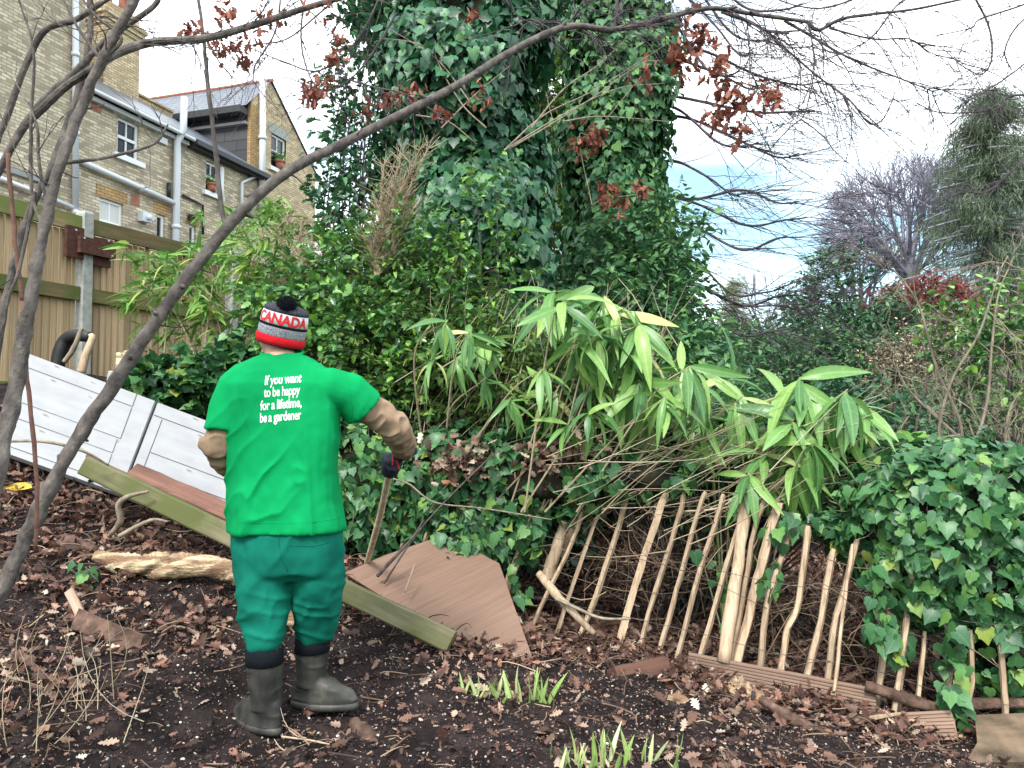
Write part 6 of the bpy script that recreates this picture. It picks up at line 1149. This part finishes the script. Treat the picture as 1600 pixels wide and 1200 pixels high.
def dleaves(parent, spots, m=None, s=.075, per=14):
    PP = []
    for x, y, Y, sp in spots:
        c = A3(P(x, y, Y)); PP.append(c + RNG.normal(size=(per, 3)) * np.array([sp, sp, sp * 1.2]))
    p = np.vstack(PP); p = np.vstack([p, p + RNG.normal(size=p.shape) * .02]); n = len(p); h = n // 2; v1, f1 = scatter(OAK, p[:h], rv(h), -UP + .7 * rv(h), RNG.uniform(.5, 1.0, h) * s, .4); v2, f2 = scatter(CRUMP, p[h:], rv(n - h), -UP + .8 * rv(n - h), RNG.uniform(.4, .8, n - h) * s, .6); v1 = np.vstack([v1, v2]); f1 = np.vstack([f1, f2 + h * len(OAK[0])]); mk('dead_leaves', v1, f1, m or M['dead'], parent, True)
# long curved trunk crossing the picture
r = empty('leaning_tree', (P(0, 940, 2.6).x - .1, 2.6, .1), 'young grey tree whose thin trunk curves up across the whole picture', 'tree'); mb = MB()
main = limb(mb, [(-70, 1040, 2.5), (0, 925, 2.55), (60, 800, 2.6), (118, 690, 2.65), (185, 590, 2.7), (255, 485, 2.75), (310, 410, 2.8), (378, 330, 2.85), (450, 268, 2.95), (540, 222, 3.1), (640, 172, 3.25), (720, 130, 3.4), (800, 80, 3.55), (885, 42, 3.7), (960, 46, 3.85), (1040, 28, 4.0), (1110, 13, 4.1), (1178, 22, 4.2), (1262, 34, 4.3)], [.026, .026, .025, .024, .022, .021, .0195, .0185, .0175, .0165, .015, .014, .012, .010], 6, 12)
for i in RNG.integers(4, len(main) - 4, 26):
    d_ = rv(1)[0]; mb.tube([main[i], main[i] + d_ * .03, main[i] + d_ * random.uniform(.034, .05)], [.014, .008, .004], 6)
mb.build('trunk', M['bark'], r, True); mb = MB(); out = []
lim = []
for pts, rr in (([(1127, 18), (1171, 34), (1195, 47), (1233, 52)], [.011, .010, .008]), ([(1225, 32), (1269, 57), (1303, 78), (1350, 101), (1418, 127), (1463, 145)], [.009, .006, .003]), ([(1262, 34), (1279, 47), (1313, 30), (1364, 22), (1431, 14), (1520, -5)], [.011, .009, .006]), ([(1195, 47), (1249, 95), (1276, 118), (1303, 138), (1330, 159), (1357, 192), (1377, 189), (1391, 165), (1399, 142)], [.006, .005, .003]),
                ([(1296, 44), (1364, 61), (1421, 61), (1458, 84), (1529, 101)], [.006, .004, .002]), ([(885, 42), (870, 36), (820, 32), (790, 0)], [.006, .005, .004]), ([(960, 46), (962, 20), (966, -10)], [.009, .008]), ([(885, 42), (900, 20), (915, -5)], [.005, .004]), ([(1262, 34), (1268, 60), (1272, 110), (1260, 170), (1250, 190)], [.005, .003]), ([(1165, 20), (1170, 60), (1171, 120), (1165, 190)], [.004, .002])):
    c = limb(mb, pts, rr, 4.3, 6, 7); lim.append(c)
twigs_on(main, 26, .32, .0035, 2, out, .03, .8, .72, 1, (.4, 0, -.2)); twigs_on(main, 7, .10, .004, 0, out, 0, .9, .1, .7)
for c in lim: twigs_on(c, 13, .42, .0035, 2, out, .05, .7, .1, 1, (.4, 0, -.35))
V, F = poly_batch(out, 4); mb.add(V, [tuple(f) for f in F]); mb.build('branches', M['twig'], r, False)
dleaves(r, [(1060, 30, 4.1, .03), (1100, 50, 4.1, .02), (1085, 60, 4.1, .03), (1095, 100, 4.1, .05), (1110, 115, 4.1, .05), (1065, 110, 4.1, .03), (1125, 95, 4.1, .02), (1130, 140, 4.15, .04), (1140, 160, 4.15, .03), (1145, 185, 4.15, .045), (1152, 200, 4.15, .035), (1190, 145, 4.2, .025), (1212, 148, 4.2, .025), (1062, 80, 4.1, .025), (1150, 150, 4.2, .03), (1120, 175, 4.2, .03)], s=.085, per=9)
# darker young tree at the far left with two long branches
r = empty('forked_tree', (P(20, 900, 2.2).x, 2.2, .2), 'dark young tree at the far left forking into long branches overhead', 'tree'); mb = MB()
t2_ = limb(mb, [(-40, 900, 2.2), (0, 720, 2.25), (25, 600, 2.3), (45, 480, 2.3), (75, 330, 2.35), (100, 240, 2.35), (130, 160, 2.4), (165, 85, 2.4), (200, 20, 2.4), (222, -30, 2.4)], [.024, .022, .019, .017, .016, .016, .015, .013], 7, 12); mb.build('trunk', M['bark'], r, True); mb = MB(); out = []
a_ = limb(mb, [(160, 98, 2.42), (185, 82, 2.5), (240, 66, 2.6), (320, 60, 2.75), (400, 38, 2.9), (470, 15, 3.0), (560, -12, 3.1)], [.015, .014, .013, .011], 6, 10)
b_ = limb(mb, [(40, 195, 2.45), (80, 155, 2.45), (110, 130, 2.45), (150, 105, 2.4)], [.013, .013], 6, 10); c_ = limb(mb, [(-20, 250, 2.5), (0, 210, 2.5), (60, 60, 2.5), (120, 30, 2.5), (180, -10, 2.5)], [.011, .010, .009], 6, 8)
for pts in ([(75, 330), (60, 250), (58, 200), (45, 160)], [(68, 360), (50, 300), (48, 200), (52, 80), (30, 0)], [(160, 95), (120, 40), (100, 0)], [(100, 255), (170, 245), (240, 225), (262, 195)], [(165, 90), (190, 60), (155, 30), (130, 0)], [(55, 300), (30, 420), (10, 480), (-10, 600)]): lim_ = limb(mb, pts, [.006, .005, .003], 2.4, 6, 7); twigs_on(lim_, 3, .2, .002, 1, out)
twigs_on(a_, 22, .34, .003, 2, out, .03, .8, .2, 1, (.3, 0, -.2)); twigs_on(t2_, 10, .14, .003, 1, out, 0, .9, .3, .95)
V, F = poly_batch(out, 4); mb.add(V, [tuple(f) for f in F]); mb.build('branches', M['bark'], r)
dleaves(r, [(345, 12, 2.9, .02), (360, 15, 2.9, .02), (290, 45, 2.8, .015), (310, 50, 2.8, .015), (345, 70, 2.85, .02), (352, 75, 2.85, .02), (395, 60, 2.9, .02), (375, 90, 2.9, .015), (500, 5, 3., .03), (420, 25, 3., .02), (500, 130, 3., .02), (480, 145, 3., .015), (530, 60, 3, .02)], s=.05, per=8)
# grey sapling and the thin whips
r = empty('grey_sapling', (P(-10, 760, 2.9).x, 2.9, .3), 'pale grey sapling beside the dark trunk at the far left', 'tree'); mb = MB(); limb(mb, [(-40, 800, 2.9), (0, 520, 2.9), (30, 380, 2.9), (60, 300, 2.9), (80, 262, 2.9), (120, 150, 3.), (140, 60, 3.), (140, -20, 3.)], [.016, .014, .013, .011], 7, 9); limb(mb, [(-20, 300, 2.9), (50, 180, 2.9), (120, 110, 2.9), (170, 60, 2.9), (240, 10, 2.9), (250, -20, 2.9)], [.015, .014, .011, .009], 7, 9); mb.build('stem', M['barkpale'] if False else M['concrete'] if False else M['bark'], r, True)
for pts, Y, rr, lb, m in (([(308, -20), (318, 60), (328, 160), (338, 250), (345, 320), (352, 352)], 2.85, [.006, .009, .010], 'thin dark vertical branch dropping to the curved trunk from above', 'bark'), ([(36, 470), (40, 560), (52, 680), (58, 760), (56, 860)], 2.4, [.007, .006], 'thin reddish whip in front of the white door at the far left', 'redwood'), ([(12, 240), (20, 330), (28, 420), (36, 470)], 2.45, [.007, .007], 'thin reddish upright whip crossing the left fence bay', 'redwood')):
    mb = MB(); limb(mb, pts, rr, Y, 7, 8); o = mb.build('hanging_branch', M[m], None, True); tag(o, lb, 'branch')
# drooping bare tree right of the second ivy trunk
r = empty('drooping_tree', (P(1010, 600, 9.9).x, 10.3, g1(P(1010, 600, 9.9).x, 10.3)), 'bare tree whose long twigs sweep down right of the ivy clad trunks', 'tree'); mb = MB(); x0 = P(1010, 600, 10.3).x; mb.tube([(x0, 10.3, g1(x0, 10.3)), (x0 + .1, 10.3, 4), (x0, 10.3, 9)], [.22, .18, .12], 12); mb.build('trunk', M['bark'], r, True); mb = MB(); out = []
for i in range(17):
    y0 = -60 + i * 34 + random.uniform(-26, 26); ln = random.uniform(150, 300) * (1 - abs(i - 7) * .03); dr = random.uniform(10, 70) if y0 > 80 else random.uniform(60, 160)
    c = limb(mb, [(1015, y0 - 10, 10), (1015 + ln * .3, y0 + dr * .12 + random.uniform(-22, 10), 9.8), (1015 + ln * .65, y0 + dr * .6 + random.uniform(-16, 26), 9.5), (1015 + ln * .9, y0 + dr * .95, 9.3), (1015 + ln * 1.05, y0 + dr * .85, 9.2)], [.022, .016, .008], None, 7, 6); twigs_on(c, 15, 1.0, .006, 2, out, .02, .55, .15, 1, (.55, 0, -.1), (2, 4), .1, .015)
V, F = poly_batch(out, 3); print('droop', len(out)); mb.add(V, [tuple(f) for f in F]); mb.build('branches', M['twig'], r)
# overhead twigs entering from the top right
r = empty('overhead_branches', P(1600, -40, 4.5), 'fine overhead twigs hanging in from the top right corner', 'branch'); mb = MB(); out = []
for pts in ([(1660, -20), (1600, 7), (1532, 30), (1516, 44), (1458, 57)], [(1520, -10), (1546, 44), (1549, 94), (1532, 116), (1499, 101)], [(1640, 60), (1600, 100), (1560, 130), (1500, 165)], [(1640, 0), (1590, 40), (1570, 80), (1580, 110)], [(1640, 220), (1600, 250), (1540, 300), (1480, 290)], [(1440, -20), (1400, 10), (1360, 60), (1300, 90)], [(1380, -20), (1300, 10), (1250, 10), (1190, -10)], [(1620, 150), (1580, 150), (1540, 172), (1470, 176), (1430, 160)]): c = limb(mb, pts, [.007, .005, .003], 4.6, 6, 6); twigs_on(c, 12, .35, .003, 2, out, .03, .8, .1, 1, (-.2, 0, -.2))
V, F = poly_batch(out, 3); mb.add(V, [tuple(f) for f in F]); mb.build('twigs', M['twig'], r)
r = empty('overhead_branches', P(560, -40, 5), 'fine purple twigs with shrivelled leaves hanging left of the ivy tree', 'branch'); mb = MB(); out = []
for pts in ([(560, -30), (500, 20), (450, 60), (400, 70)], [(600, -20), (560, 60), (500, 110), (440, 95), (380, 70)], [(480, -20), (470, 60), (490, 130), (540, 170)], [(620, 20), (570, 100), (520, 140), (470, 130)], [(440, -20), (430, 50), (400, 100), (395, 130)], [(530, 120), (580, 135), (640, 150), (700, 190)]): c = limb(mb, pts, [.006, .005, .003], 4.6, 6, 6); twigs_on(c, 10, .4, .003, 2, out, .04, .8, .1, 1, (-.2, 0, -.2))
V, F = poly_batch(out, 3); mb.add(V, [tuple(f) for f in F]); mb.build('twigs', M['twig'], r)
dleaves(r, [(500, 125, 4.6, .03), (485, 140, 4.6, .02), (520, 90, 4.6, .02), (598, 155, 4.7, .035), (622, 148, 4.7, .02), (643, 148, 4.7, .03), (690, 175, 4.7, .02), (755, 142, 4.7, .03), (740, 20, 4.7, .01), (570, 170, 4.7, .03)], s=.07, per=10)
r = empty('dead_leaf_clusters', P(940, 300, 6.6), 'rusty curled dead leaf clusters caught on thin twigs before the second ivy tree', 'leaves'); mb = MB(); limb(mb, [(1000, 295), (985, 305), (945, 310), (925, 320)], [.004, .003], 6.6, 6, 5); limb(mb, [(925, 320), (905, 215), (930, 205), (1005, 115)], [.004, .003], 6.6, 6, 5); mb.build('twigs', M['barkpale'], r); dleaves(r, [(970, 310, 6.6, .06), (947, 303, 6.6, .04), (1001, 293, 6.6, .035), (930, 205, 6.6, .05), (932, 218, 6.6, .04), (903, 217, 6.6, .04), (1003, 115, 6.6, .05)], s=.11, per=12)
